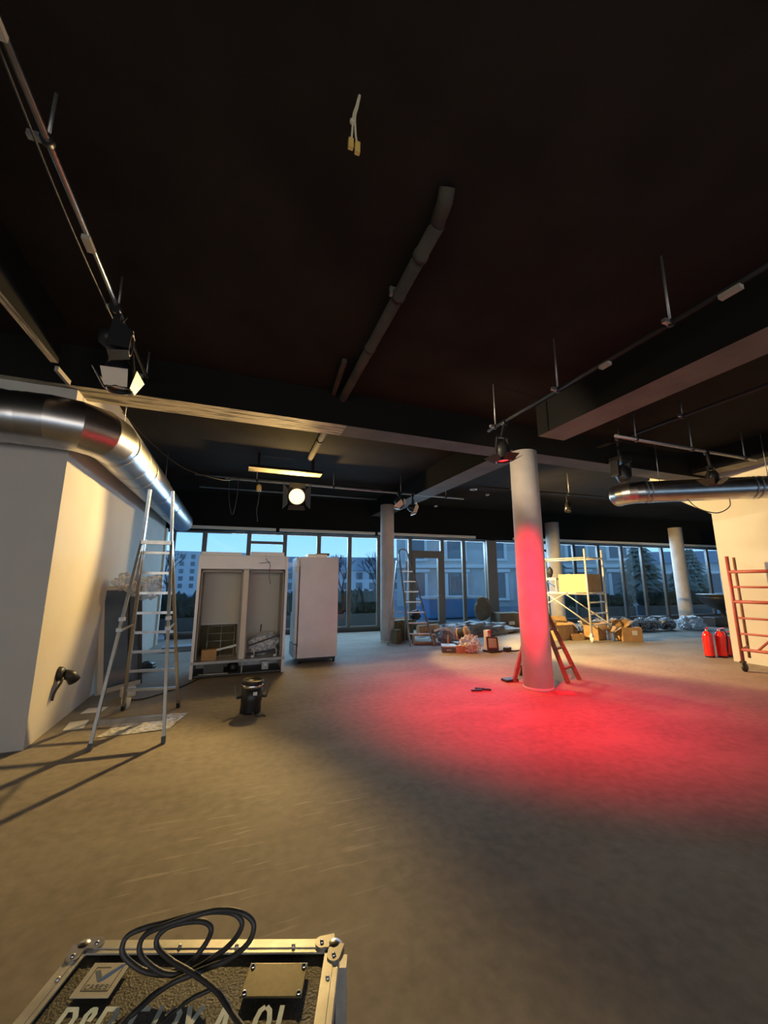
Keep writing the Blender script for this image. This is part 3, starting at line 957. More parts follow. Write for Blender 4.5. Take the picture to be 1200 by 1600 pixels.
MB().box((0.185, 6.99, 0.97), (0.085, 0.06, 1.44)).build('centre_post', M['cream'], frd)
for x0, x1 in ((fx0 + 0.05, 0.14), (0.23, fx1 - 0.05)):
    b = MB()
    b.box(((x0 + x1) / 2, 7.555, 1.22 if x0 < 0 else 0.97), (x1 - x0 - 0.03, 0.02, 0.90 if x0 < 0 else 1.40))
    b.build('back_panel', M['cream'], frd)
    b = MB()
    b.box((x0 + 0.012, 7.27, 0.97), (0.02, 0.52, 1.42))
    b.box((x1 - 0.012, 7.27, 0.97), (0.02, 0.52, 1.42))
    b.box(((x0 + x1) / 2, 7.27, 1.66), (x1 - x0, 0.52, 0.03))
    b.build('liner', M['inner'], frd)
MB().box((-0.21, 7.552, 0.50), (0.62, 0.02, 0.5)).build('lower_back_panel', M['olive'], frd)
# low machinery bay
MB().box((0.155, 7.28, 0.03), (1.35, 0.62, 0.02)).build('base_tray', M['grey_dark'], frd)
MB().box((0.155, 7.56, 0.13), (1.35, 0.02, 0.18)).build('rear_grille', M['galv_dull'], frd)
MB().box((-0.22, 7.22, 0.125), (0.30, 0.30, 0.17), bev=0.01).build('compressor_box', M['grey_dark'], frd)
MB().lathe([(0, 0), (0.08, 0), (0.09, 0.03), (0.085, 0.10), (0.05, 0.14), (0, 0.15)], Matrix.Translation((0.07, 7.2, 0.04)), 18).build('compressor', M['black_metal'], frd)
MB().box((0.57, 7.08, 0.115), (0.11, 0.10, 0.13), bev=0.008).build('junction_box', M['galv_dull'], frd)
MB().box((0.575, 7.028, 0.13), (0.045, 0.006, 0.045)).build('data_label', M['white'], frd)
MB().bar((0.20, 6.97, 0.04), (0.20, 6.97, 0.22), 0.02).build('base_strut', M['alu'], frd)
MB().tube([(-0.44, 6.98, 0.055), (0.0, 6.97, 0.05)], 0.012, 8).build('copper_line', M['wire'], frd)
b = MB()
b.box((-0.22, 7.25, 1.955), (0.62, 0.5, 0.05))
b.build('roof_panel', M['steel'], frd)
MB().box((0.52, 7.25, 1.965), (0.56, 0.45, 0.07)).build('roof_panel', M['steel'], frd)
b = MB().tube(catmull([(0.48, 6.99, 1.94), (0.50, 6.935, 1.86), (0.56, 6.93, 1.78), (0.55, 6.93, 1.62), (0.58, 6.94, 1.45)]), 0.004, 6)
b.tube(catmull([(0.38, 6.93, 1.80), (0.46, 6.925, 1.81), (0.56, 6.93, 1.82)]), 0.004, 6)
b.build('loose_wires', M['black'], frd)

# things lying in the fridge bays
def rack(name, o, ex, ez, w, h, nx, nz, label, r=0.006):
    b = MB()
    o, ex, ez = Vector(o), Vector(ex).normalized(), Vector(ez).normalized()
    for i in range(nx + 1):
        b.tube([o + ex * (w * i / nx), o + ex * (w * i / nx) + ez * h], r, 6)
    for j in range(nz + 1):
        b.tube([o + ez * (h * j / nz), o + ez * (h * j / nz) + ex * w], r, 6)
    return tag(b.build(name, M['wire'], None, o), label, 'rack')
rack('wire_rack', (-0.36, 7.25, 0.27), (1, 0, 0), (0.0, 0.35, 1), 0.42, 0.50, 2, 4, 'plated wire rack leaning inside the left bay of the display fridge')
mx = Matrix.Translation((-0.31, 7.12, 0.253)) @ Matrix.Rotation(0.1, 4, 'Z')
tag(MB().box((0, 0, 0.08), (0.22, 0.16, 0.16), mx).build('cardboard_box', M['cardboard'], None, (-0.31, 7.12, 0.25)), 'small brown cardboard box on the floor of the left fridge bay', 'box')
tag(MB().bar((-0.20, 7.06, 0.40), (0.10, 7.02, 0.47), 0.015, 0.03).build('metal_strip', M['wire'], None, (0, 7.05, 0.43)), 'pale metal strip lying across the small box in the left fridge bay', 'strip')
b = MB()
mx = Matrix.Translation((0.54, 7.22, 0.44)) @ Matrix.Rotation(R(-12), 4, 'Y')
b.blob((0, 0, 0), (0.26, 0.12, 0.16), 12, 0.35, 2.2, 4, mx=mx)
tag(b.build('wrapped_parcel', M['film'], None, (0.54, 7.22, 0.25)), 'plastic wrapped parcel lying in the right bay of the display fridge', 'parcel')
tag(MB().bar((0.27, 7.02, 0.44), (0.80, 7.02, 0.60), 0.012, 0.022).build('dark_batten', M['black'], None, (0.5, 7.02, 0.5)), 'thin dark rod resting diagonally in the right fridge bay', 'rod')
tag(MB().bar((0.47, 7.06, 0.66), (0.475, 7.06, 0.78), 0.02, 0.02).build('door_hinge_pin', M['black'], None, (0.47, 7.06, 0.66)), 'short black pin standing over the parcel in the right fridge bay', 'pin')
tray = thing('wire_stand', 'dark stand with two white feet on the floor of the right fridge bay', 'stand', (0.54, 7.05, 0.25))
MB().bar((0.28, 7.05, 0.30), (0.80, 7.05, 0.36), 0.05, 0.03).build('bar', M['black'], tray)
for x in (0.36, 0.72):
    MB().box((x, 7.03, 0.275), (0.05, 0.04, 0.03), bev=0.006).build('foot', M['white'], tray)
    MB().tube(catmull([(x + 0.02, 7.03, 0.28), (x + 0.02, 7.02, 0.36), (x - 0.02, 7.02, 0.40)]), 0.007, 6).build('loop', M['white'], tray)

# second, taller fridge seen from its side
tf = thing('tall_fridge', 'tall closed steel fridge turned side-on, dented and catching red light', 'fridge', (1.53, 7.79, 0))
b = MB()
gx, gz = 12, 18
vs = []
for j in range(gz + 1):
    for i in range(gx + 1):
        x = 1.16 + 0.75 * i / gx
        z = 0.10 + 1.86 * j / gz
        d = 0.010 * noise.noise(Vector((x * 2.2, z * 1.4, 3)))
        if 0.2 < z < 0.55:
            d -= 0.006 * math.sin((z - 0.2) / 0.35 * math.pi)
        edge = min(i, gx - i, j, gz - j)
        vs.append((x, 7.48 + (d if edge > 0 else 0), z))
b.add(vs, [(j * (gx + 1) + i, j * (gx + 1) + i + 1, (j + 1) * (gx + 1) + i + 1, (j + 1) * (gx + 1) + i) for j in range(gz) for i in range(gx)], 0, True)
b.build('side_panel', M['steel'], tf)
b = MB()
b.box((1.535, 7.80, 1.03), (0.748, 0.62, 1.858))
b.build('carcass', M['steel'], tf)
MB().box((1.125, 7.80, 1.13), (0.05, 0.60, 1.55), bev=0.008).build('door', M['steel'], tf)
MB().box((1.12, 7.80, 0.22), (0.05, 0.58, 0.24)).build('vent_grille', M['galv_dull'], tf)
MB().box((1.12, 7.80, 1.92), (0.05, 0.58, 0.05)).build('top_fascia', M['steel'], tf)
MB().bar((1.155, 7.475, 0.30), (1.155, 7.475, 1.78), 0.014, 0.01).build('door_seal', M['black'], tf)
MB().box((1.10, 7.53, 1.72), (0.05, 0.04, 0.10)).build('hinge', M['white'], tf)
MB().box((1.095, 8.0, 1.1), (0.03, 0.03, 0.4)).build('door_handle', M['black'], tf)
b = MB()
for x in (1.22, 1.86):
    for y in (7.54, 8.05):
        b.lathe([(0, 0), (0.025, 0), (0.02, 0.06), (0.02, 0.105), (0, 0.105)], Matrix.Translation((x, y, 0)), 12)
b.build('feet', M['black'], tf)
MB().box((1.535, 7.80, 0.075), (0.70, 0.56, 0.05)).build('plinth', M['black'], tf)
MB().box((1.50, 7.72, 1.99), (0.38, 0.36, 0.06), bev=0.01).build('cooling_unit', M['steel'], tf)
MB().box((1.62, 7.68, 2.02), (0.24, 0.26, 0.05), bev=0.015).build('fan_cover', M['brown_box'], tf)

# ================================================================== MIDDLE: ladder and heap of building stuff
l2 = thing('stepladder', 'slim aluminium ladder standing by the windows beside the slim column', 'ladder', (3.95, 8.65, 0))
a0, a1 = (3.93, 8.52, 0), (3.76, 8.78, 2.16)
c0, c1 = (4.47, 8.36, 0), (3.98, 8.72, 2.16)
for p, q in ((a0, a1), (c0, c1)):
    MB().bar(p, q, 0.026, 0.055, (0, 1, 0)).build('stile', M['alu'], l2)
for k in range(7):
    t = 0.13 + k * 0.112
    MB().bar(lerp(a0, a1, t), lerp(c0, c1, t), 0.035, 0.024).build('rung', M['alu'], l2)
e0, e1 = (3.52, 8.93, 0), (3.72, 8.82, 2.0)
g0, g1 = (4.05, 9.12, 0), (3.98, 8.80, 2.0)
for p, q in ((e0, e1), (g0, g1)):
    MB().bar(p, q, 0.024, 0.045, (0, 1, 0)).build('stile', M['alu'], l2)
MB().bar(lerp(e0, e1, 0.3), lerp(g0, g1, 0.3), 0.02, 0.03).build('cross_bar', M['alu'], l2)
MB().tube(catmull([a1, (3.79, 8.79, 2.25), (3.87, 8.76, 2.28), (3.95, 8.74, 2.25), c1]), 0.016, 8).build('top_hoop', M['alu'], l2)
MB().bar(lerp(a0, a1, 0.36), lerp(e0, e1, 0.36), 0.012, 0.02).build('spreader_strap', M['alu'], l2)

def crate(name, x, y, w, d, h, rz, m, label, cat, bev=0.012, z=0.0, group=None):
    mx = Matrix.Translation((x, y, z)) @ Matrix.Rotation(rz, 4, 'Z')
    return tag(MB().box((0, 0, h / 2), (w, d, h), mx, bev=bev).build(name, m, None, (x, y, z)), label, cat, group)

crate('board_box', 4.15, 9.62, 0.62, 0.34, 0.50, 0.25, M['olive'], 'olive brown box behind the slim ladder by the windows', 'box')
crate('small_crate', 3.80, 9.05, 0.16, 0.18, 0.33, 0.3, M['olive'], 'narrow dark olive crate at the foot of the slim column', 'crate')
tag(MB().blob((4.55, 9.50, 0.62), (0.14, 0.12, 0.13), 4, 0.3, 2.5, 3).build('cloth_bundle', M['black'], None, (4.55, 9.5, 0.5)), 'black cloth bundle on top of the log behind the slim ladder', 'bundle')
tag(MB().tube([(4.38, 9.05, 0.30), (4.95, 9.02, 0.32)], 0.11, 14).build('foam_roll', M['wood'], None, (4.6, 9.0, 0.2)), 'thick brown roll lying on a stool behind the slim ladder', 'roll')
stl = thing('wooden_step_stool', 'reddish wooden step stool on the floor at the slim ladder', 'stool', (4.45, 8.85, 0), R(-18))
SM = Matrix.Translation((4.45, 8.85, 0)) @ Matrix.Rotation(R(-18), 4, 'Z')
MB().box((0, 0, 0.20), (0.56, 0.24, 0.035), SM).build('tread', M['wood'], stl)
MB().box((-0.26, 0, 0.09), (0.035, 0.22, 0.18), SM).build('side_panel', M['wood'], stl)
MB().box((0.26, 0, 0.09), (0.035, 0.22, 0.18), SM).build('side_panel', M['wood'], stl)
MB().box((0, -0.10, 0.03), (0.50, 0.025, 0.04), SM).build('stretcher', M['wood'], stl)
tag(MB().blob((4.93, 8.62, 0.15), (0.20, 0.14, 0.17), 21, 0.35, 2.2, 4, flat=0).build('tool_bag', M['tarp'], None, (4.93, 8.62, 0)), 'sagging grey bag right of the wooden step stool', 'bag')
tag(MB().tube(catmull([(4.62, 8.62, 0.30), (4.80, 8.55, 0.36), (5.0, 8.55, 0.30), (5.12, 8.55, 0.18)]), 0.028, 8).build('bent_tube', M['white'], None, (4.8, 8.6, 0.2)), 'pale bent tube draped over the grey bag', 'tube')

# long heap of sheeting
b = MB()
b.blob((6.35, 9.75, 0.10), (1.35, 0.42, 0.24), 31, 0.4, 2.4, 5, flat=0.0)
tag(b.build('dust_sheet', M['tarp'], None, (6.35, 9.75, 0)), 'long blue grey dust sheet heaped on the floor by the windows', 'sheet')
b = MB().blob((5.30, 8.95, 0.10), (0.34, 0.24, 0.24), 33, 0.4, 2.6, 4, flat=0.0)
tag(b.build('plastic_heap', M['film'], None, (5.30, 8.95, 0)), 'milky crumpled plastic heap left of the cable drum', 'plastic')
crate('brown_carton', 8.20, 10.35, 0.85, 0.5, 0.52, -0.15, M['brown_box'], 'large dull brown carton against the window post behind the dust sheet', 'box')
tag(MB().box((8.12, 10.09, 0.22), (0.22, 0.01, 0.10), None).build('shipping_label', M['paper'], None, (8.12, 10.09, 0.2)), 'white shipping label on the large dull brown carton', 'label')
crate('dark_crate', 9.0, 10.5, 0.45, 0.5, 0.54, -0.15, M['grey_dark'], 'dark crate right of the large dull brown carton', 'crate')
tag(MB().blob((7.55, 10.78, 0.62), (0.30, 0.18, 0.40), 41, 0.2, 1.6, 3, flat=0.0).build('sack', M['brown_box'], None, (7.55, 10.78, 0)), 'tall dark brown sack behind the large dull brown carton', 'sack')
tag(MB().bar((9.35, 10.9, 0), (9.3, 11.0, 2.1), 0.05, 0.08).build('timber_batten', M['wood'], None, (9.35, 10.9, 0)), 'pale timber batten leaning at the window behind the dark crate', 'batten')

# wrapped bundle, drum, pallet, case
tag(MB().blob((4.82, 7.42, 0.14), (0.24, 0.20, 0.19), 51, 0.4, 3.2, 4, flat=0.0).build('plastic_bundle', M['wrap'], None, (4.82, 7.42, 0)), 'glossy clear plastic bundle on the floor in front of the cable drum', 'plastic bundle')
crate('inner_carton', 4.82, 7.42, 0.26, 0.18, 0.16, 0.2, M['wood'], 'tan carton wrapped inside the clear plastic bundle', 'carton')
dr = thing('cable_drum', 'wooden cable drum wound with dark cable behind the clear plastic bundle', 'drum', (4.98, 7.90, 0))
DM = Matrix.Translation((4.98, 7.90, 0.30)) @ Matrix.Rotation(R(35), 4, 'Z') @ Matrix.Rotation(R(72), 4, 'X')
for z in (-0.10, 0.09):
    MB().lathe([(0.03, z), (0.17, z), (0.17, z + 0.02), (0.03, z + 0.02), (0.03, z)], DM, 24).build('flange', M['wood'], dr)
b = MB().lathe([(0.05, -0.08), (0.14, -0.08), (0.14, 0.09), (0.05, 0.09)], DM, 24)
for k in range(7):
    b.lathe([(0.14, -0.08 + k * 0.024), (0.152, -0.068 + k * 0.024), (0.14, -0.056 + k * 0.024)], DM, 24)
b.build('wound_cable', M['black'], dr)
MB().box((4.98, 7.90, 0.065), (0.42, 0.34, 0.13), bev=0.01).build('base_box', M['grey_dark'], dr)
fc = thing('tool_case', 'flat grey tool case on the floor left of the clear plastic bundle', 'case', (4.42, 7.62, 0), R(-25))
FM = Matrix.Translation((4.42, 7.62, 0)) @ Matrix.Rotation(R(-25), 4, 'Z')
MB().box((0, 0, 0.055), (0.30, 0.30, 0.11), FM, bev=0.012).build('body', M['grey_dark'], fc)
MB().box((0, 0, 0.128), (0.31, 0.31, 0.035), FM, bev=0.01).build('lid', M['alu'], fc)
MB().box((0, -0.157, 0.06), (0.10, 0.016, 0.02), FM).build('handle', M['alu'], fc)
for k in range(5):
    z = 0.0 + k * 0.032
    tag(MB().box((0, 0, z + 0.014), (0.20, 0.09, 0.026), Matrix.Translation((4.58, 7.38, 0)) @ Matrix.Rotation(R(-20 + 5 * (k % 2)), 4, 'Z')).build('wood_offcut', M['wood'], None, (4.58, 7.38, z)),
        ['lowest wood offcut in the small stack beside the tool case', 'second wood offcut from the floor in the stack beside the tool case', 'middle wood offcut in the small stack beside the tool case',
         'second wood offcut from the top in the stack beside the tool case', 'topmost wood offcut in the small stack beside the tool case'][k], 'offcut', 'wood offcuts beside the tool case')
tag(MB().bar((4.55, 7.85, 0), (4.55, 7.85, 0.30), 0.02, 0.03).build('upright_stick', M['wood'], None, (4.55, 7.85, 0)), 'short upright stick behind the tool case', 'stick')
wl_ = thing('work_light', 'tilted floor work light with pale teal edges beside the plastic bundle', 'work light', (5.30, 7.25, 0), R(-20))
WM = Matrix.Translation((5.30, 7.25, 0)) @ Matrix.Rotation(R(-28), 4, 'Z') @ Matrix.Translation((0, 0, 0.03)) @ Matrix.Rotation(R(-22), 4, 'X')
MB().box((0, 0.02, 0.15), (0.24, 0.06, 0.28), WM, bev=0.02).build('housing', M['black'], wl_)
MB().box((0, -0.016, 0.15), (0.17, 0.012, 0.20), WM).build('lamp_face', M['lens'], wl_)
for x in (-0.135, 0.135):
    MB().box((x, 0.0, 0.14), (0.022, 0.05, 0.30), WM, bev=0.006).build('bumper', M['teal'], wl_)
MB().box((5.30, 7.28, 0.02), (0.30, 0.30, 0.035), None, bev=0.01).build('base', M['black'], wl_)
bx = thing('small_carton', 'small white and red carton standing on the floor behind the work light', 'carton', (5.36, 7.52, 0), R(20))
BM = Matrix.Translation((5.36, 7.52, 0)) @ Matrix.Rotation(R(20), 4, 'Z')
MB().box((0, 0, 0.21), (0.13, 0.10, 0.42), BM).build('body', M['paper'], bx)
MB().prism([(-0.06, 0.20), (0.062, 0.20), (0.062, 0.06)], BM @ frame_mx((0, -0.0505, 0.215), (1, 0, 0), (0, 0, 1), (0, -1, 0)), 0.003).build('red_print', M['red_gloss'], bx)
tag(MB().tube(catmull([(5.50, 7.22, 0.02), (5.62, 7.12, 0.02), (5.70, 7.20, 0.03), (5.60, 7.28, 0.04), (5.55, 7.16, 0.05), (5.72, 7.10, 0.02), (5.95, 7.15, 0.015), (6.2, 7.1, 0.012)]), 0.014, 8).build('power_cable', M['cable'], None, (5.6, 7.2, 0)),
    'black power cable tangled on the floor right of the work light', 'cable')
tag(MB().box((0, 0, 0.045), (0.16, 0.10, 0.09), Matrix.Translation((5.62, 7.18, 0)) @ Matrix.Rotation(0.3, 4, 'Z'), bev=0.012).build('power_block', M['black'], None, (5.62, 7.18, 0)), 'small black power block among the tangled cable', 'power block')

# two dark sticks and the red sheet
tag(MB().bar((3.16, 4.86, 0.012), (3.30, 4.82, 0.012), 0.03, 0.02).build('dark_strip', M['black'], None, (3.2, 4.84, 0)), 'short dark strip lying flat on the red lit floor', 'strip')
tag(MB().bar((3.26, 4.92, 0.014), (3.43, 4.78, 0.014), 0.018, 0.024).build('dark_pliers', M['black'], None, (3.35, 4.85, 0)), 'slim dark bar lying slantwise on the red lit floor', 'bar')
tag(MB().box((0, 0, 0.004), (0.24, 0.15, 0.006), Matrix.Translation((4.30, 4.32, 0)) @ Matrix.Rotation(R(-20), 4, 'Z')).build('paper_sheet', M['red_paper'], None, (4.3, 4.32, 0)), 'sheet lying at the foot of the red lit column', 'paper')

# ------------------------------------------------------------------ brown wooden stepladder behind the column
sl = thing('wooden_stepladder', 'brown wooden stepladder half hidden behind the red lit column', 'ladder', (4.55, 5.10, 0))
ap = [Vector((4.52, 5.02, 1.25)), Vector((4.72, 5.16, 1.25))]
rf = [Vector((4.73, 4.68, 0)), Vector((5.08, 4.80, 0))]
lf = [Vector((4.05, 5.06, 0)), Vector((4.42, 5.36, 0))]
for f_ in (rf, lf):
    for i in (0, 1):
        MB().bar(f_[i], ap[i], 0.035, 0.06, (1, 0, 0)).build('stile', M['wood_brown'], sl)
    for k in range(4):
        t = 0.16 + k * 0.22
        MB().bar(lerp(f_[0], ap[0], t), lerp(f_[1], ap[1], t), 0.05, 0.028).build('tread', M['wood_brown'], sl)
MB().bar(ap[0], ap[1], 0.12, 0.04).build('top_step', M['wood_brown'], sl)
tag(MB().box((4.02, 5.12, 0.02), (0.22, 0.14, 0.04), None, bev=0.01).build('dark_pad', M['black'], None, (4.02, 5.12, 0)), 'dark pad on the floor at the left foot of the wooden stepladder', 'pad')

# ================================================================== SCAFFOLD TOWERS
S0 = Vector((8.42, 7.46, 0))
ex = Vector((0.974, 0.227, 0)).normalized()
ey = Vector((-0.227, 0.974, 0))
def sp(a, b_, z):
    return S0 + ex * a + ey * b_ + Vector((0, 0, z))
SW, SL_ = 0.86, 1.70
scf = thing('scaffold_tower', 'white rolling scaffold tower standing right of the red lit column', 'scaffold', S0)
for bb in (0, SL_):
    for a in (0, SW):
        MB().tube([sp(a, bb, 0.16), sp(a, bb, 2.33 if bb == 0 or a == 0 else 2.2)], 0.026, 12).build('upright', M['scaf'], scf)
        w = MB()
        w.lathe([(0, -0.022), (0.06, -0.022), (0.075, -0.016), (0.075, 0.016), (0.06, 0.022), (0, 0.022)], Matrix.Translation(sp(a, bb, 0.075)) @ Matrix.Rotation(R(70), 4, 'Z') @ Matrix.Rotation(R(90), 4, 'X'), 20)
        w.box(sp(a, bb, 0.15), (0.09, 0.09, 0.03))
        w.bar(sp(a, bb - 0.0, 0.14), sp(a - 0.0, bb, 0.22), 0.05, 0.05)
        w.build('caster', M['white'], scf)
    for z in (0.40, 0.68, 0.96, 1.20, 1.56, 1.84, 2.10):
        if z in (1.56, 1.84):
            continue
        MB().tube([sp(0, bb, z), sp(SW, bb, z)], 0.020, 10).build('rung', M['scaf'], scf)
for z in (2.10, ):
    for a in (0, SW):
        MB().tube([sp(a, 0, z), sp(a, SL_, z)], 0.022, 10).build('guard_rail', M['scaf'], scf)
MB().tube([sp(0, 0, 0.42), sp(0, SL_, 1.50)], 0.018, 10).build('diagonal_brace', M['scaf'], scf)
MB().tube([sp(SW, 0, 0.42), sp(SW, SL_, 1.50)], 0.018, 10).build('diagonal_brace', M['scaf'], scf)
MB().tube([sp(0.0, 0.55, 1.20), sp(0.0, SL_, 0.62)], 0.018, 10).build('diagonal_brace', M['scaf'], scf)
for a in (0.02, SW - 0.02):
    MB().tube([sp(a, 0, 1.17), sp(a, SL_, 1.17)], 0.02, 10).build('ledger', M['scaf'], scf)
for z in (1.56, ):
    MB().box((SW / 2, 1.28, z), (SW - 0.08, 0.80, 0.06), frame_mx(S0, ex, ey, (0, 0, 1))).build('platform', M['scaf'], scf)
MB().bar(sp(0.02, 0.86, 1.17), sp(0.02, 0.86, 1.56), 0.03).build('platform_strut', M['scaf'], scf)
SF = frame_mx(S0, ex, ey, (0, 0, 1))
sb = thing('carton', 'big pale yellow carton held between the uprights of the white scaffold', 'box', sp(0.43, 0.42, 1.2))
MB().box((SW / 2 - 0.01, 0.42, 1.445), (SW - 0.10, 0.74, 0.47), SF).build('body', M['cardboard'], sb)
MB().box((0.036, 0.42, 1.445), (0.012, 0.74, 0.47), SF).build('side_panel', M['pale_card'], sb)['label'] = 'smooth pale yellow panel'
tag(MB().blob((0, 0, 0.15), (0.07, 0.10, 0.15), 61, 0.25, 2, 3, flat=0.0, mx=Matrix.Translation(sp(0.2, 1.15, 1.60))).build('tool_pouch', M['black'], None, sp(0.2, 1.15, 1.6)), 'black tool pouch lying on the scaffold platform', 'pouch')

# rolling red tower at the right wall
Q0 = Vector((8.10, 4.20, 0))
qx = Vector((0.15, -0.99, 0)).normalized()
qy = Vector((0.90, 0.28, 0)).normalized()
def qp(a, b_, z):
    return Q0 + qx * a + qy * b_ + Vector((0, 0, z))
rs = thing('scaffold_tower', 'red painted rolling scaffold tower in front of the right wall', 'scaffold', Q0)
QW = 0.75
for a in (0, QW):
    MB().tube([qp(a, 0, 0.16), qp(a, 0, 1.93)], 0.027, 12).build('upright', M['red_paint'], rs)
    w = MB().lathe([(0, -0.022), (0.055, -0.022), (0.07, -0.015), (0.07, 0.015), (0.055, 0.022), (0, 0.022)], Matrix.Translation(qp(a, 0, 0.07) + Vector((0.03, 0.0, 0))) @ Matrix.Rotation(R(90), 4, 'X'), 20)
    w.box(qp(a, 0, 0.155), (0.08, 0.06, 0.03))
    w.build('caster', M['black'], rs)
for k, z in enumerate((1.66, 1.40, 1.15, 0.88, 0.62)):
    MB().tube([qp(0, 0, z), qp(QW, 0, z)], 0.028 if k in (0, 2) else 0.018, 10).build('rung', M['red_paint'], rs)
MB().tube([qp(0, 0, 0.36), qp(QW, 0, 0.36)], 0.026, 10).build('rung', M['red_paint'], rs)
MB().tube([qp(0.22, 0, 0.37), qp(QW, 0, 0.95)], 0.018, 10).build('diagonal_brace', M['red_paint'], rs)
MB().tube([qp(0.0, 0.55, 0.16), qp(0.0, 0.55, 1.93)], 0.022, 10).build('upright', M['wood_brown'], rs)
MB().tube([qp(0, 0, 1.66), qp(0, 0.55, 1.66)], 0.016, 8).build('tie_bar', M['red_paint'], rs)
MB().tube([qp(0, 0, 0.36), qp(0, 0.55, 0.36)], 0.016, 8).build('tie_bar', M['red_paint'], rs)

# ------------------------------------------------------------------ fire extinguishers
def extinguisher(x, y, rz, h, label, m):
    t = thing('fire_extinguisher', label, 'fire extinguisher', (x, y, 0), rz, 'red fire extinguishers')
    T_ = Matrix.Translation((x, y, 0)) @ Matrix.Rotation(rz, 4, 'Z')
    r = 0.085
    MB().lathe([(0, 0), (r * 0.95, 0), (r * 0.95, 0.035), (0, 0.04)], T_, 24).build('foot_ring', M['black'], t)
    MB().lathe([(r, 0.03), (r, h - 0.12), (r * 0.9, h - 0.07), (r * 0.6, h - 0.035), (r * 0.3, h - 0.02), (0.0, h - 0.02)], T_, 24).build('cylinder', m, t)
    MB().lathe([(0, h - 0.03), (0.026, h - 0.03), (0.026, h + 0.015), (0, h + 0.02)], T_, 14).build('valve', M['chrome'], t)
    MB().bar(T_ @ Vector((-0.03, 0, h + 0.02)), T_ @ Vector((0.09, 0, h + 0.05)), 0.022, 0.012).build('lever', M['red_gloss'], t)
    MB().tube([T_ @ Vector(p) for p in catmull([(0.02, 0.0, h), (0.08, 0.03, h), (0.12, 0.03, h - 0.1), (0.105, 0.02, 0.2), (0.10, 0.02, 0.1)])], 0.012, 8).build('hose', M['black'], t)
    return t
extinguisher(9.02, 5.22, 0.2, 0.52, 'leftmost of the red fire extinguishers by the right wall corner', M['red_gloss'])
extinguisher(9.24, 5.12, -0.8, 0.52, 'middle red fire extinguisher by the right wall corner', M['red_gloss'])
extinguisher(9.47, 5.16, -1.6, 0.44, 'short rightmost red fire extinguisher tucked at the wall corner', M['red_gloss'])

# ------------------------------------------------------------------ cardboard boxes
def open_box(name, x, y, w, d, h, rz, flaps, label, label_part=False, z=0.0):
    t = thing(name, label, 'box', (x, y, z), rz, 'cardboard boxes at the white scaffold')
    T_ = Matrix.Translation((x, y, z)) @ Matrix.Rotation(rz, 4, 'Z')
    k = 0.006
    b = MB()
    b.box((0, 0, k / 2), (w, d, k), T_)
    for s_ in (-1, 1):
        b.box((s_ * (w / 2 - k / 2), 0, h / 2), (k, d, h), T_)
        b.box((0, s_ * (d / 2 - k / 2), h / 2), (w, k, h), T_)
    b.build('body', M['cardboard'], t)
    for side, ang in flaps:
        L_ = (d if side in 'EW' else w) * 0.98
        dep = (w if side in 'EW' else d) * 0.45
        off = {'E': (w / 2, 0, 0), 'W': (-w / 2, 0, 180), 'N': (0, d / 2, 90), 'S': (0, -d / 2, -90)}[side]
        F = T_ @ Matrix.Translation((off[0], off[1], h)) @ Matrix.Rotation(R(off[2]), 4, 'Z') @ Matrix.Rotation(R(-ang), 4, 'Y')
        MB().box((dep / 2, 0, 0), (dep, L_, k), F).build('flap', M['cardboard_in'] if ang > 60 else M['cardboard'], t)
    if label_part:
        MB().box((w * 0.12, -d / 2 - 0.002, h * 0.62), (0.13, 0.003, 0.11), T_).build('shipping_label', M['paper'], t)
    return t
open_box('cardboard_box', 9.55, 7.36, 0.50, 0.40, 0.34, R(-20), [('W', -30), ('N', 60), ('E', 190 - 360)], 'cardboard box with a white shipping label, rightmost of the boxes at the scaffold', True)
open_box('cardboard_box', 8.97, 7.84, 0.42, 0.38, 0.36, R(15), [('S', -40), ('E', 20), ('N', 60)], 'cardboard box behind the scaffold caster with its front flap hanging down')
open_box('cardboard_box', 8.06, 8.20, 0.60, 0.50, 0.38, R(8), [('W', 20), ('E', -35), ('N', 50)], 'largest open cardboard box, at the left beside the red lit column')
open_box('cardboard_box', 8.78, 8.75, 0.48, 0.44, 0.36, R(-25), [('S', -20), ('N', 40), ('W', 10)], 'open cardboard box with raised flaps behind the white scaffold upright')
open_box('cardboard_box', 8.42, 7.98, 0.36, 0.26, 0.16, R(-12), [('N', 70)], 'low shallow cardboard box between the larger boxes under the scaffold')
mx = Matrix.Translation((9.72, 7.42, 0.35)) @ Matrix.Rotation(R(-30), 4, 'Z') @ Matrix.Rotation(R(-35), 4, 'Y')
tag(MB().box((0, 0, 0.05), (0.30, 0.22, 0.012), mx).build('loose_card', M['cardboard'], None, (9.72, 7.42, 0.35)), 'loose piece of cardboard sticking up over the labelled box', 'cardboard')
tag(MB().tube([(8.9, 8.3, 0.40), (10.9, 7.25, 0.42)], 0.022, 8).build('metal_pole', M['alu'], None, (9.9, 7.8, 0.4)), 'long metal pole lying over the cardboard boxes at the scaffold', 'pole')
tag(MB().tube([(9.0, 8.05, 0.415), (10.75, 7.45, 0.40)], 0.016, 8).build('dark_pole', M['black'], None, (9.9, 7.8, 0.4)), 'thin dark pole lying over the cardboard boxes beside the metal pole', 'pole')
tag(MB().lathe([(0, 0), (0.04, 0), (0.045, 0.03), (0.045, 0.12), (0, 0.12)], Matrix.Translation((10.78, 7.30, 0.42)) @ Matrix.Rotation(R(75), 4, 'Y'), 14).build('pole_head', M['white'], None, (10.78, 7.3, 0.4)), 'pale clamp head at the end of the long metal pole', 'clamp')
tag(MB().blob((8.70, 8.18, 0.10), (0.15, 0.13, 0.12), 71, 0.3, 2.2, 3, flat=0.0).build('dark_bag', M['black'], None, (8.70, 8.18, 0)), 'dark bag on the floor between the cardboard boxes under the scaffold', 'bag')

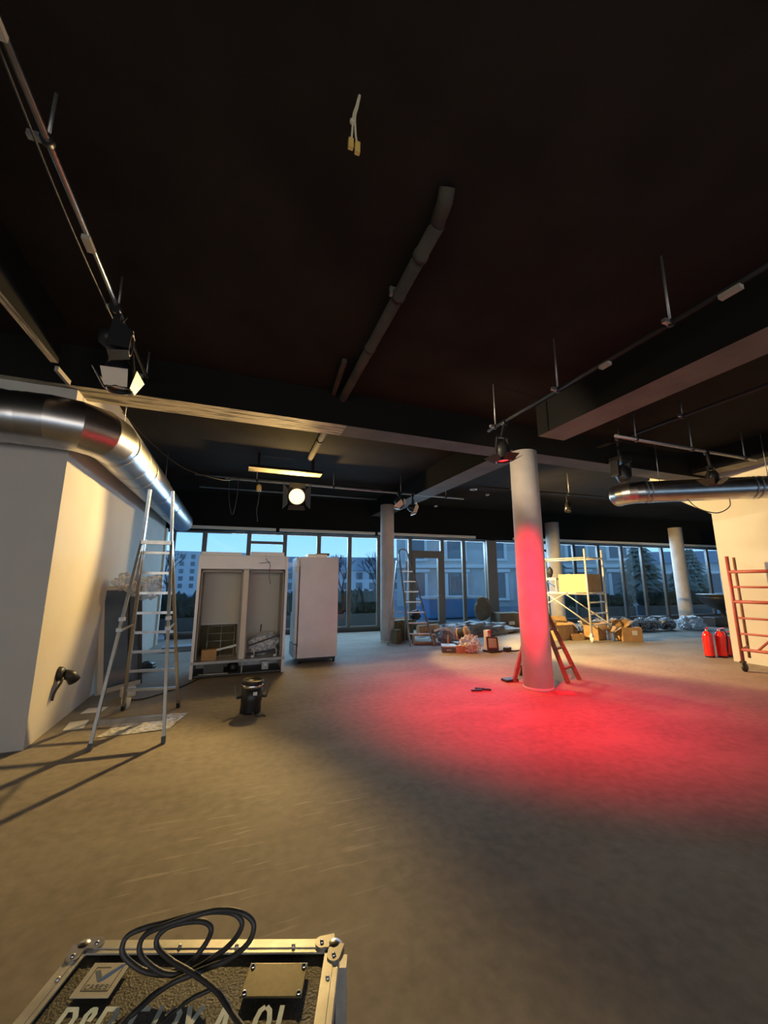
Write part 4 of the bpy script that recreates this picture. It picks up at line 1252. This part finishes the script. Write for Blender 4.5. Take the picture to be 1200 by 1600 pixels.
# wrapped tubes along the glazing
for i in range(7):
    x = 9.75 + i * 0.50
    y = 8.78 - i * 0.055 + (0.10 if i % 2 else 0)
    o = MB()
    T_ = Matrix.Translation((x, y, 0.19)) @ Matrix.Rotation(R(-8 + 5 * (i % 3)), 4, 'Z')
    o.blob((0, 0, 0), (0.22, 0.21, 0.20), 80 + i, 0.24, 3.2, 4, flat=-0.19, mx=T_)
    t = o.build('wrapped_bundle', M['wrap'], None, (x, y, 0))
    names = ['leftmost', 'second from the left', 'third from the left', 'middle', 'third from the right', 'second from the right', 'rightmost']
    tag(t, 'dark bundle in clear plastic, %s of the row by the windows' % names[i], 'bundle', 'plastic wrapped bundles by the windows')
    c_ = MB().tube([T_ @ Vector((-0.18, 0.02, -0.03)), T_ @ Vector((0.18, -0.02, -0.03))], 0.14, 12)
    c_.build('dark_core', M['black'], t)
tag(MB().blob((13.65, 8.30, 0.17), (0.42, 0.30, 0.24), 91, 0.35, 2.0, 4, flat=0.0).build('plastic_bag', M['film'], None, (13.65, 8.30, 0)), 'milky plastic bag on the floor right of the row of wrapped bundles', 'bag')
crate('black_crate', 15.4, 8.55, 0.8, 0.4, 0.30, -0.05, M['black'], 'low black crate by the windows next to the wall corner', 'crate')
crate('white_crate', 16.2, 7.95, 0.7, 0.4, 0.38, -0.05, M['house_pale'], 'pale crate half hidden behind the right wall corner', 'crate')
tb = thing('round_table', 'dark round table with a deep bowl-shaped body at the right-hand windows', 'table', (17.0, 9.2, 0))
MB().lathe([(0, 0), (0.30, 0), (0.30, 0.03), (0.08, 0.06), (0.08, 0.42), (0.35, 0.52), (0.62, 0.80), (0.68, 0.98), (0, 0.98)], Matrix.Translation((17.0, 9.2, 0)), 28).build('body', M['black'], tb)
MB().lathe([(0, 0.98), (0.72, 0.98), (0.72, 1.02), (0, 1.02)], Matrix.Translation((17.0, 9.2, 0)), 28).build('table_top', M['grey_dark'], tb)
crate('dark_carton', 13.12, 9.0, 0.3, 0.3, 0.36, 0.2, M['black'], 'black carton at the foot of the farthest round column', 'carton')

# ================================================================== CEILING FITTINGS
def sweep_duct(name, path, r, label, parts=True, ridge=0.006):
    t = thing(name, label, 'duct', path[0])
    P = catmull(path, 14)
    rs_ = [r + ridge * (1 if i % 2 else -0.4) for i in range(len(P))]
    MB().tube(P, rs_, 36, caps=False).build('spiral_pipe', M['galv'], t)
    return t, P

# left duct: along the left wall, then an elbow and off to the left
dl = thing('ventilation_duct', 'shiny galvanised ventilation duct bending round the top of the left wall', 'duct', (-1.32, 6, 3.0))
DZ, DR = 3.02, 0.245
straight = [Vector((-1.36, 11.2 - i * 0.055, DZ)) for i in range(int((11.2 - 4.72) / 0.055))]
MB().tube(straight, [DR + (0.004 if (i // 1) % 2 else -0.003) for i in range(len(straight))], 40, caps=False).build('spiral_pipe', M['galv'], dl)
y_end = straight[-1].y
ctr = Vector((-1.36 - 0.40, y_end, DZ))
elb = []
for k in range(4):
    a = R(90) * k / 3
    elb.append(ctr + Vector((0.40 * math.cos(a), -0.40 * math.sin(a), 0)))
elb = [elb[0] + Vector((0, 0.06, 0))] + elb + [elb[-1] + Vector((-0.06, 0, 0))]
MB().gored(elb, DR + 0.008).build('elbow', M['galv'], dl, merge=False)
elb = elb[:-1]
left = [elb[-1] + Vector((-i * 0.06, 0, 0)) for i in range(60)]
MB().tube(left[:4], DR + 0.006, 40, caps=False).build('coupling', M['galv'], dl)
MB().tube(left[3:], [DR + (0.004 if i % 2 else -0.003) for i in range(len(left) - 3)], 40, caps=False).build('spiral_pipe', M['galv'], dl)
for yy in (4.95, 5.55, 6.05, 7.3, 8.6):
    MB().tube([(-1.36, yy, DZ), (-1.36, yy + 0.035, DZ)], DR + 0.010, 40, caps=False).build('joint_ring', M['galv_dull'], dl)
for yy in (5.2, 8.2):
    MB().tube([(-1.36, yy, DZ + DR), (-1.36, yy, CEIL)], 0.006, 6).build('hanger_rod', M['galv_dull'], dl)

# right duct
dr_ = thing('ventilation_duct', 'shiny galvanised ventilation duct under the ceiling at the right wall', 'duct', (7.3, 4.0, 3.0))
d0, d1 = Vector((6.55, 4.50, 3.03)), Vector((9.0, 2.92, 3.03))
dd = (d1 - d0).normalized()
pts = [d0 + dd * (i * 0.05) for i in range(int((d1 - d0).length / 0.05))]
MB().tube(pts, 0.185, 36, caps=False).build('pipe', M['galv'], dr_)
cc = d0 + Vector((0, 0, 0))
side = Vector((-dd.y, dd.x, 0)) * -1.0
if side.y < 0:
    side = -side
eb = []
c0_ = d0 + side * 0.28
for k in range(6):
    a = R(75) * k / 5
    eb.append(c0_ - side * 0.28 * math.cos(a) - dd * 0.28 * math.sin(a))
MB().gored([eb[0] + dd * 0.06] + eb, 0.19, 36).build('elbow', M['galv'], dr_, merge=False)
back = [eb[-1] + (eb[-1] - eb[-2]).normalized() * (0.02 * i) for i in range(3)]
MB().tube(back, [0.187, 0.196, 0.196], 36, caps=True).build('end_collar', M['galv'], dr_)
for s_ in (0.03, 0.10, 1.62, 1.70):
    MB().tube([d0 + dd * s_, d0 + dd * (s_ + 0.02)], 0.195, 36, caps=False).build('joint_ring', M['galv_dull'], dr_)
for s_ in (0.3, 1.9):
    q = d0 + dd * s_
    MB().tube([q + Vector((0, 0, 0.18)), (q.x, q.y, CEIL)], 0.006, 6).build('hanger_rod', M['galv_dull'], dr_)
tag(MB().tube(catmull([(7.05, 4.1, 2.88), (7.2, 4.02, 2.70), (7.45, 3.9, 2.62), (7.62, 3.8, 2.72), (7.62, 3.78, 2.88)]), 0.008, 6).build('hanging_cable', M['cable'], None, (7.3, 4, 2.7)), 'dark cable looped below the right ventilation duct', 'cable')

def pipe_run(name, p, q, r, rods, label, m, boxes=(), clamp=True, cat='lighting bar', group=None, rod_m='galv_dull'):
    p, q = Vector(p), Vector(q)
    t = thing(name, label, cat, (p + q) / 2, 0, group)
    MB().tube([p, q], r, 14).build('tube', m, t)
    d = (q - p).normalized()
    for s_ in rods:
        c = p + d * s_
        MB().tube([c + Vector((0, 0, r)), (c.x, c.y, CEIL)], 0.009, 6).build('hanger_rod', M[rod_m], t)
        if clamp:
            MB().tube([c - d * 0.018, c + d * 0.018], r + 0.012, 14).build('pipe_clamp', M['black_metal'], t)
            MB().box(c + Vector((-0.05, 0, 0)), (0.06, 0.03, 0.03)).build('clamp_bolt', M['galv_dull'], t)
    for s_, l_ in boxes:
        c = p + d * s_ + Vector((0.0, 0, -r - 0.014))
        MB().bar(c - d * l_ / 2, c + d * l_ / 2, 0.045, 0.03).build('cable_tie_plate', M['tie'], t)
    return t
pipe_run('lighting_bar', (-1.0, 0.8, 3.66), (-1.02, 4.55, 3.66), 0.017, (1.25, 2.54, 3.66), 'steel lighting bar on hanger rods under the ceiling at upper left', M['alu'], ((1.86, 0.12), (0.78, 0.12)))
tag(MB().tube(catmull([(-1.03, 1.6, 3.64), (-1.05, 2.4, 3.60), (-1.06, 3.2, 3.60), (-1.04, 3.8, 3.58)]), 0.006, 6).build('bar_cable', M['cable'], None, (-1, 3, 3.6)), 'black cable following the lighting bar at upper left', 'cable')
pipe_run('lighting_bar', (2.89, 0.0, 3.38), (2.90, 3.85, 3.38), 0.017, (1.62, 2.70, 3.70), 'long dark lighting bar beside the big black beam', M['bar_black'], ((2.17, 0.09), (1.25, 0.12)))
pipe_run('lighting_bar', (5.55, 0.5, 3.72), (5.60, 4.5, 3.72), 0.022, (2.65, 3.6), 'dark lighting bar right of the big black beam, running away from the viewer', M['bar_black'])
pipe_run('lighting_bar', (4.85, 3.60, 3.50), (8.05, 3.54, 3.50), 0.024, (0.4, 1.6, 2.9), 'bare steel lighting bar running across in front of the right duct', M['galv_dull'])
pipe_run('lighting_bar', (-0.3, 8.05, 3.52), (5.2, 8.02, 3.52), 0.024, (0.6, 2.2, 3.8, 5.0), 'lighting bar running across near the windows, carrying the glaring lamp', M['galv_dull'])
pipe_run('lighting_bar', (4.6, 6.6, 3.45), (8.0, 6.4, 3.45), 0.02, (0.9, 2.4), 'thin dark lighting bar behind the top of the red lit column', M['bar_black'])

# drain pipe along the ceiling
dp = thing('drain_pipe', 'dark painted drain pipe running along the middle of the ceiling', 'pipe', (1.18, 4, 3.88))
MB().tube([(1.10, 1.75, CEIL), (1.11, 1.80, 3.90), (1.13, 1.95, 3.875)], 0.052, 18).build('elbow', M['pipe_dark'], dp)
MB().tube([(1.13, 1.93, 3.872), (1.24, 7.3, 3.872)], 0.052, 20).build('pipe', M['pipe_dark'], dp)
for y in (2.18, 2.62, 3.4, 4.9, 6.2):
    x = 1.13 + (y - 1.93) * 0.0205
    MB().tube([(x, y, 3.872), (x, y + 0.04, 3.872)], 0.060, 20).build('socket_ring', M['pipe_dark'], dp)
MB().box((1.09, 2.64, 3.90), (0.05, 0.03, 0.08)).build('bracket', M['galv_dull'], dp)
tag(MB().bar((0.985, 3.78, 3.90), (1.05, 4.58, 3.90), 0.05, 0.05).build('cable_tray', M['pipe_dark'], None, (1.0, 4.2, 3.9)), 'short dark cable channel beside the drain pipe on the ceiling', 'cable channel')

# dangling cable pair with two connectors
hx, hy = 0.44, 1.50
hc = thing('dangling_cable', 'cream twin cable with two yellow connectors dangling from the ceiling', 'cable', (hx, hy, CEIL))
MB().tube(catmull([(hx, hy, CEIL), (hx - 0.015, hy, 3.87), (hx - 0.03, hy - 0.005, 3.80), (hx - 0.035, hy - 0.005, 3.70), (hx - 0.037, hy, 3.65)]), 0.0055, 8).build('cord', M['cord_white'], hc)
MB().tube(catmull([(hx + 0.004, hy, CEIL), (hx - 0.008, hy, 3.87), (hx - 0.02, hy, 3.80), (hx - 0.016, hy, 3.70), (hx - 0.010, hy, 3.65)]), 0.0055, 8).build('cord', M['cord_white'], hc)
MB().blob((hx - 0.032, hy, 3.765), (0.016, 0.012, 0.02), 2, 0.2, 2, 2, smooth=True).build('knot', M['cord_white'], hc)
MB().box((hx - 0.040, hy, 3.625), (0.026, 0.02, 0.055), bev=0.004).build('connector', M['brass'], hc)
MB().box((hx - 0.006, hy, 3.615), (0.026, 0.02, 0.065), bev=0.004).build('connector', M['brass'], hc)


def stage_light(name, label, pos, aim, bar, r=0.10, depth=0.24, lens='lens', doors=True, door_m='flap', house='black_metal', door_len=0.16, cat='stage light', open_=35, group=None):
    pos, aim, bar = Vector(pos), Vector(aim), Vector(bar)
    t = thing(name, label, cat, pos, 0, group)
    A_ = aim_mx(pos, aim - pos)
    MB().lathe([(0, depth * 0.55), (r * 0.62, depth * 0.55), (r * 0.95, depth * 0.30), (r, depth * 0.1), (r, -depth * 0.42), (r * 1.06, -depth * 0.45), (r * 1.06, -depth * 0.5), (r * 0.9, -depth * 0.5), (r * 0.9, -depth * 0.38)], A_, 26).build('housing', M[house], t)
    MB().lathe([(0, -depth * 0.43), (r * 0.5, -depth * 0.42), (r * 0.9, -depth * 0.37)], A_, 26).build('lens', M[lens], t)
    ax = A_.to_3x3() @ Vector((1, 0, 0))
    top = Vector((pos.x, pos.y, max(pos.z + r * 1.55, min(bar.z - 0.10, pos.z + r * 2.2))))
    for s_ in (-1, 1):
        MB().bar(pos + ax * s_ * r * 1.02, pos + ax * s_ * r * 1.2, 0.03).build('yoke_knob', M[house], t)
        MB().bar(pos + ax * s_ * r * 1.15, top + ax * s_ * r * 0.8, 0.012, 0.035, ax.cross(Vector((0, 0, 1)))).build('yoke_arm', M[house], t)
    MB().bar(top - ax * r * 0.85, top + ax * r * 0.85, 0.035, 0.012).build('yoke_bridge', M[house], t)
    MB().bar(top, bar, 0.03).build('hook_clamp', M[house], t)
    MB().tube([bar + Vector((0, 0.025, -0.02)), bar + Vector((0, -0.025, -0.02))], 0.04, 12).build('clamp_body', M[house], t)
    if doors:
        for k in range(4):
            F = A_ @ Matrix.Rotation(R(90 * k), 4, 'Z') @ Matrix.Translation((r * 1.02, 0, -depth * 0.5)) @ Matrix.Rotation(R(-(90 - open_)), 4, 'Y')
            # flap lies in local x(outwards) / y plane
            w0, w1 = r * 0.85, r * (1.45 if k % 2 == 0 else 1.0)
            MB().prism([(0, -w0), (door_len, -w1), (door_len, w1), (0, w0)], F, 0.003).build('barn_door', M[door_m], t)
    MB().tube([pos + (pos - aim).normalized() * depth * 0.5, pos + (pos - aim).normalized() * depth * 0.62 + Vector((0.02, 0, -0.04)), top + Vector((0.05, 0, 0.03))], 0.008, 6).build('power_lead', M['cable'], t)
    return t

stage_light('stage_light', 'black stage light with pale barn door flaps hanging from the upper left bar', (-1.06, 3.75, 3.28), (-1.0, 3.85, 2.0), (-1.02, 3.75, 3.66), 0.10, 0.26, open_=24, door_len=0.15)
stage_light('stage_light', 'black stage light turned sideways on the upper left bar, without pale flaps', FRESNEL, (9.0, 4.6, 2.3), (-1.02, 3.30, 3.66), 0.085, 0.2, 'lens', door_m='black_metal', open_=22, door_len=0.14)
stage_light('stage_light', 'black stage light glowing red beside the top of the nearest column', REDA, REDA + Vector((0.05, 0.0, -1)), (2.90, 3.52, 3.38), 0.085, 0.22, 'red_glow', door_m='black_metal', open_=60, door_len=0.11)
stage_light('stage_light', 'black stage light with a small red glow in front of the right duct', REDB, REDB + Vector((0.05, 0.05, -1)), (6.78, 3.565, 3.50), 0.085, 0.2, 'red_glow', door_m='black_metal', open_=50, door_len=0.13)
stage_light('stage_light', 'glaring warm lamp hanging near the windows above the display fridge', LAMP, LAMP + Vector((-0.14, -1.0, -0.2)), (1.10, 8.04, 3.52), 0.175, 0.22, 'warm_glow', doors=True, door_m='black_metal', open_=80, door_len=0.10)
stage_light('stage_light', 'downward spotlight with pale flaps, left one of the pair above the slim column', CLUSTER + Vector((-0.05, 0, 0)), CLUSTER + Vector((1.95, -1.8, -3.27)), (3.45, 8.03, 3.52), 0.085, 0.22, 'lens', open_=40, door_len=0.12)
stage_light('stage_light', 'sideways spotlight with pale flaps, right one of the pair above the slim column', CLUSTER + Vector((0.30, 0.02, -0.10)), CLUSTER + Vector((4, -1.0, -1.6)), (3.80, 8.03, 3.52), 0.085, 0.22, 'lens', open_=40, door_len=0.12)

# moving-head fixture and small spot at right
mh = thing('moving_head', 'bulky black moving-head light hanging left of the right duct', 'stage light', (5.95, 4.35, 3.4))
mc = Vector((6.0, 4.42, 3.40))
MB().box(mc + Vector((0, 0, 0.12)), (0.26, 0.24, 0.10), bev=0.02).build('base', M['black_metal'], mh)
for s_ in (-1, 1):
    MB().box(mc + Vector((s_ * 0.14, 0, -0.03)), (0.05, 0.14, 0.28), bev=0.02).build('yoke_arm', M['black_metal'], mh)
MB().lathe([(0, 0.13), (0.09, 0.12), (0.11, 0.0), (0.10, -0.12), (0.085, -0.16), (0, -0.16)], aim_mx(mc + Vector((0, 0, -0.10)), (0.3, -0.2, -1)), 22).build('head', M['black_metal'], mh)
MB().bar(mc + Vector((0, 0, 0.17)), (6.0, 4.42, CEIL), 0.04).build('hanger', M['black_metal'], mh)
sp_ = thing('small_spotlight', 'small dark spotlight hanging under the ceiling left of the right duct elbow', 'spotlight', (6.9, 6.47, 3.2))
MB().tube([(6.92, 6.47, 3.42), (6.93, 6.47, 3.22)], 0.012, 8).build('stem', M['black_metal'], sp_)
MB().lathe([(0, 0.1), (0.06, 0.1), (0.07, -0.1), (0.055, -0.1), (0, -0.06)], aim_mx((6.93, 6.46, 3.14), (-0.3, -0.2, -1)), 18).build('housing', M['black_metal'], sp_)
MB().lathe([(0, -0.075), (0.052, -0.085)], aim_mx((6.93, 6.46, 3.14), (-0.3, -0.2, -1)), 18).build('lens', M['lens'], sp_)

# flush ceiling fittings
for (x, y, r, lb) in ((6.62, 8.97, 0.055, 'white round detector on the ceiling left of the red lit column'),
                      (6.05, 12.2 - 1.2, 0.06, 'small white ceiling fitting above the slim column'),):
    t = thing('smoke_detector', lb, 'detector', (x, y, CEIL), 0, 'white ceiling detectors')
    MB().lathe([(0, 0), (r, 0), (r, -0.02), (r * 0.75, -0.04), (0, -0.045)], Matrix.Translation((x, y, CEIL)), 20).build('housing', M['white'], t)
for (x, y, lb) in ((5.9, 8.6, 'pale round downlight near the windows between the slim and nearest columns'), (9.5, 6.2, 'bright ceiling fitting left of the right wall haunch')):
    t = thing('downlight', lb, 'ceiling light', (x, y, CEIL), 0, 'round ceiling lights')
    MB().lathe([(0.06, 0), (0.10, 0), (0.10, -0.012), (0.06, -0.006)], Matrix.Translation((x, y, CEIL)), 24).build('rim', M['white'], t)
    MB().lathe([(0, 0.0), (0.06, -0.004)], Matrix.Translation((x, y, CEIL)), 24).build('lens', M['lens'], t)

# loose cables below the ceiling above the display fridge
for pts_, lb in (([(-1.66, 6.2, 3.9), (-1.35, 6.6, 3.62), (-0.9, 7.0, 3.36), (-0.35, 7.4, 3.32), (-0.1, 8.03, 3.5)], 'slack cable sagging from the left wall top to the bar at the windows'),
                 ([(-0.22, 8.03, 3.52), (-0.20, 8.0, 3.1), (-0.12, 8.0, 2.78), (-0.06, 8.0, 3.1), (-0.05, 8.03, 3.52)], 'cable hanging in a narrow loop at the left end of the window bar'),
                 ([(0.35, 8.03, 3.5), (0.36, 8.0, 3.2), (0.33, 8.0, 2.9), (0.36, 8.0, 2.68)], 'single cable end hanging left of the glaring lamp')):
    tag(MB().tube(catmull(pts_), 0.007, 6).build('hanging_cable', M['cable'], None, pts_[0]), lb, 'cable')
tag(MB().lathe([(0, 0), (0.05, 0), (0.05, 0.10), (0.03, 0.14), (0, 0.14)], Matrix.Translation((0.35, 8.02, 3.30)), 14).build('bar_connector', M['brass'], None, (0.35, 8.02, 3.3)), 'brassy connector on the window bar left of the glaring lamp', 'connector')
for (p, q, lb) in (((-1.0, 9.55, CEIL - 0.03), (3.6, 9.5, CEIL - 0.03), 'conduit across the ceiling, nearer one of the pair before the windows'),
                   ((-1.0, 10.8, CEIL - 0.03), (5.0, 10.6, CEIL - 0.03), 'conduit across the ceiling, one closest to the windows')):
    tag(MB().tube([p, q], 0.022, 8).build('conduit', M['galv_dull'], None, p), lb, 'conduit', 'ceiling conduits')

tag(MB().bar((-1.68, 4.18, 3.46), (-1.66, 4.42, 3.44), 0.03, 0.05).build('ceiling_bracket', M['tie'], None, (-1.67, 4.3, 3.45)), 'small pale bracket under the ceiling beam end above the left duct bend', 'bracket')

# ================================================================== OUTSIDE
struct(MB().box((9, 60, -0.35), (220, 95.5, 0.2)).build('ground_outside', M['terrace']))
struct(MB().box((9, 14.4, -0.2), (60, 4.8, 0.2), mx=Matrix.Rotation(R(-3.7), 4, 'Z')).build('terrace_outside', M['terrace']))
def hedge(x, y, w, d, h, lb, seed):
    t = thing('planter', lb, 'planter', (x, y, -0.15), R(-3.7), 'planters on the terrace')
    T_ = Matrix.Translation((x, y, -0.15)) @ Matrix.Rotation(R(-3.7), 4, 'Z')
    MB().box((0, 0, 0.25), (w, d, 0.5), T_).build('trough', M['grey_dark'], t)
    b = MB()
    r_ = random.Random(seed)
    for k in range(int(w / 0.16)):
        b.blob((-w / 2 + 0.08 + k * 0.16, r_.uniform(-0.06, 0.06), 0.5 + h * 0.45), (0.18, d * 0.5, h * r_.uniform(0.48, 0.62)), seed + k, 0.45, 3.5, 2, mx=T_)
    b.build('shrubs', M['hedge'], t)
hedge(-2.0, 14.2, 2.0, 0.5, 0.75, 'dark planted trough outside the far left window', 3)
hedge(0.7, 14.1, 2.4, 0.5, 0.75, 'dark planted trough outside behind the display fridge', 40)
hedge(4.3, 13.9, 2.6, 0.5, 0.85, 'dark planted trough outside between tall fridge and slim column', 90)
hedge(15.5, 13.4, 4.2, 0.5, 0.55, 'dark planted trough outside behind the row of wrapped bundles', 150)
hedge(20.5, 13.0, 4.6, 0.5, 0.65, 'dark planted trough outside the rightmost windows', 220)
for (x, y, z) in ((4.55, 13.55, 0.62), (4.05, 13.6, 0.95), (3.3, 13.6, 0.55)):
    pass
ob = thing('blue_container', 'blue plastic container outside beyond the glass door', 'container', (9.0, 15.2, -0.1))
MB().box((9.0, 15.2, 0.35), (2.6, 0.9, 0.8), bev=0.04).build('body', M['bluebin'], ob)
MB().box((9.0, 15.2, 0.80), (2.7, 1.0, 0.10), bev=0.03).build('lid', M['house_pale'], ob)


def building(name, label, cx, cy, rz, w, d, h, m, roof_h, rows, win_w, win_h, z0, dz, wm='dark_pane', trim=False, cols=None, roof='slate'):
    t = thing(name, label, 'building', (cx, cy, -0.3), rz)
    T_ = Matrix.Translation((cx, cy, -0.3)) @ Matrix.Rotation(rz, 4, 'Z')
    MB().box((0, 0, h / 2), (w, d, h), T_).build('walls', M[m], t)
    if roof_h:
        MB().prism([(-d / 2 - 0.3, h), (d / 2 + 0.3, h), (d / 2 - d * 0.25, h + roof_h), (-d / 2 + d * 0.25, h + roof_h)], T_ @ frame_mx((-w / 2 - 0.3, 0, 0), (0, 1, 0), (0, 0, 1), (1, 0, 0)), w + 0.6).build('roof', M[roof], t)
    n = cols
    for r_ in range(rows):
        for c in range(n):
            x = -w / 2 + w * (c + 0.5) / n
            z = z0 + r_ * dz
            if z + win_h / 2 > h:
                continue
            f = MB()
            if trim:
                f.box((x, -d / 2 - 0.06, z + win_h / 2 + 0.18), (win_w + 0.7, 0.22, 0.22), T_)
                f.box((x, -d / 2 - 0.05, z - win_h / 2 - 0.1), (win_w + 0.5, 0.18, 0.16), T_)
                for s_ in (-1, 1):
                    f.box((x + s_ * (win_w / 2 + 0.12), -d / 2 - 0.04, z), (0.2, 0.14, win_h), T_)
                fo = f.build('window_surround', M['stone_trim'], t)
                MB().box((x, -d / 2 - 0.01, z), (win_w, 0.05, win_h), T_).build('window_pane', M[wm], fo)
            else:
                MB().box((x, -d / 2 - 0.02, z), (win_w, 0.08, win_h), T_).build('window_pane', M[wm], t)
    return t, T_
building('office_block', 'pale office block with small square windows outside at far left', -3.0, 62, R(4), 17, 10, 5.7, 'house_pale', 0.0, 5, 0.5, 0.55, 1.2, 0.95, cols=13)
building('long_building', 'long pale building with dark slate roof outside beyond the tall fridge', 25.5, 68, R(-12), 34, 10, 3.6, 'house_pale', 2.4, 2, 1.1, 1.1, 1.0, 1.7, cols=15)
t, T_ = building('old_town_house', 'old stone town house with moulded windows outside the glass door', 20.5, 26.5, R(-24), 17.0, 9, 9.0, 'house_stone', 2.5, 3, 1.15, 1.7, 1.5, 2.75, trim=True, cols=6)
MB().box((0, -4.55, 2.85), (17.1, 0.35, 0.25), T_).build('string_course', M['stone_trim'], t)
building('villa', 'stone villa behind the conifers outside the right-hand windows', 42, 25.0, R(-38), 15, 8, 3.4, 'house_pale', 1.2, 1, 1.1, 1.6, 1.6, 2.6, trim=True, cols=5)


def conifer(x, y, h, r, lb, seed):
    t = thing('conifer', lb, 'tree', (x, y, -0.3), 0, 'conifers outside the windows')
    MB().tube([(x, y, -0.3), (x, y, h * 0.9)], [0.16, 0.04], 8).build('trunk', M['bark'], t)
    r_ = random.Random(seed)
    b = MB()
    lv = 16
    for k in range(lv):
        f = k / (lv - 1)
        z = 0.5 + f * (h - 0.7)
        rr = r * (1 - f) ** 0.85 + 0.08
        n = 11
        for j in range(n):
            a = 2 * math.pi * (j + r_.random()) / n
            L_ = rr * r_.uniform(0.75, 1.15)
            dx, dy = math.cos(a), math.sin(a)
            w = 0.16 + 0.12 * (1 - f) * r
            tip = (x + dx * L_, y + dy * L_, z - 0.22 * L_)
            mid = (x + dx * L_ * 0.5, y + dy * L_ * 0.5, z + 0.05)
            b.add([(x, y, z + 0.12), (mid[0] - dy * w, mid[1] + dx * w, mid[2] - 0.15), tip, (mid[0] + dy * w, mid[1] - dx * w, mid[2] - 0.15), (mid[0], mid[1], mid[2] + 0.12)],
                  [(0, 1, 4), (1, 2, 4), (2, 3, 4), (3, 0, 4), (0, 3, 2, 1)])
    b.build('branches', M['needle'], t)
conifer(22.6, 16.2, 4.6, 1.7, 'broad dark conifer outside behind the white scaffold tower', 1)
conifer(17.4, 17.6, 3.9, 1.3, 'smaller dark conifer left of the broad one outside', 2)
conifer(31.0, 18.3, 4.4, 1.3, 'slender pointed conifer outside beyond the farthest column', 3)
conifer(26.8, 16.6, 2.8, 1.2, 'low bushy conifer right of the broad one outside', 4)


def bare_tree(x, y, h, lb, seed):
    t = thing('bare_tree', lb, 'tree', (x, y, -0.3), 0, 'leafless trees outside')
    r_ = random.Random(seed)
    b = MB()
    def grow(p, d, L_, r, lev):
        q = p + d * L_
        b.tube([p, q], [r, r * 0.65], 5, caps=False)
        if lev == 0:
            return
        for k in range(3):
            nd = (d + Vector((r_.uniform(-.7, .7), r_.uniform(-.7, .7), r_.uniform(-.1, .5)))).normalized()
            grow(q, nd, L_ * r_.uniform(.62, .8), r * 0.62, lev - 1)
    grow(Vector((x, y, -0.3)), Vector((0, 0, 1)), h * 0.36, 0.09, 4)
    b.build('branches', M['bark'], t)
bare_tree(-4.5, 32, 4.0, 'leafless tree outside in front of the pale office block', 5)
bare_tree(6.6, 25, 3.4, 'leafless tree outside left of the slim column', 6)
bare_tree(9.9, 27.5, 3.6, 'leafless tree outside close behind the slim column', 9)
for (x, y, z, lb) in ((12.5, 58, 2.3, 'left small glowing street lamp outside before the long building'), (14.6, 58, 1.6, 'right small glowing street lamp outside before the long building')):
    t = thing('street_lamp', lb, 'street lamp', (x, y, -0.3), 0, 'street lamps outside')
    MB().tube([(x, y, -0.3), (x, y, z)], 0.05, 8).build('post', M['grey_dark'], t)
    MB().blob((x, y, z + 0.15), (0.22, 0.22, 0.2), 1, 0, 1, 2, smooth=True).build('lamp_globe', M['night_lamp'], t)
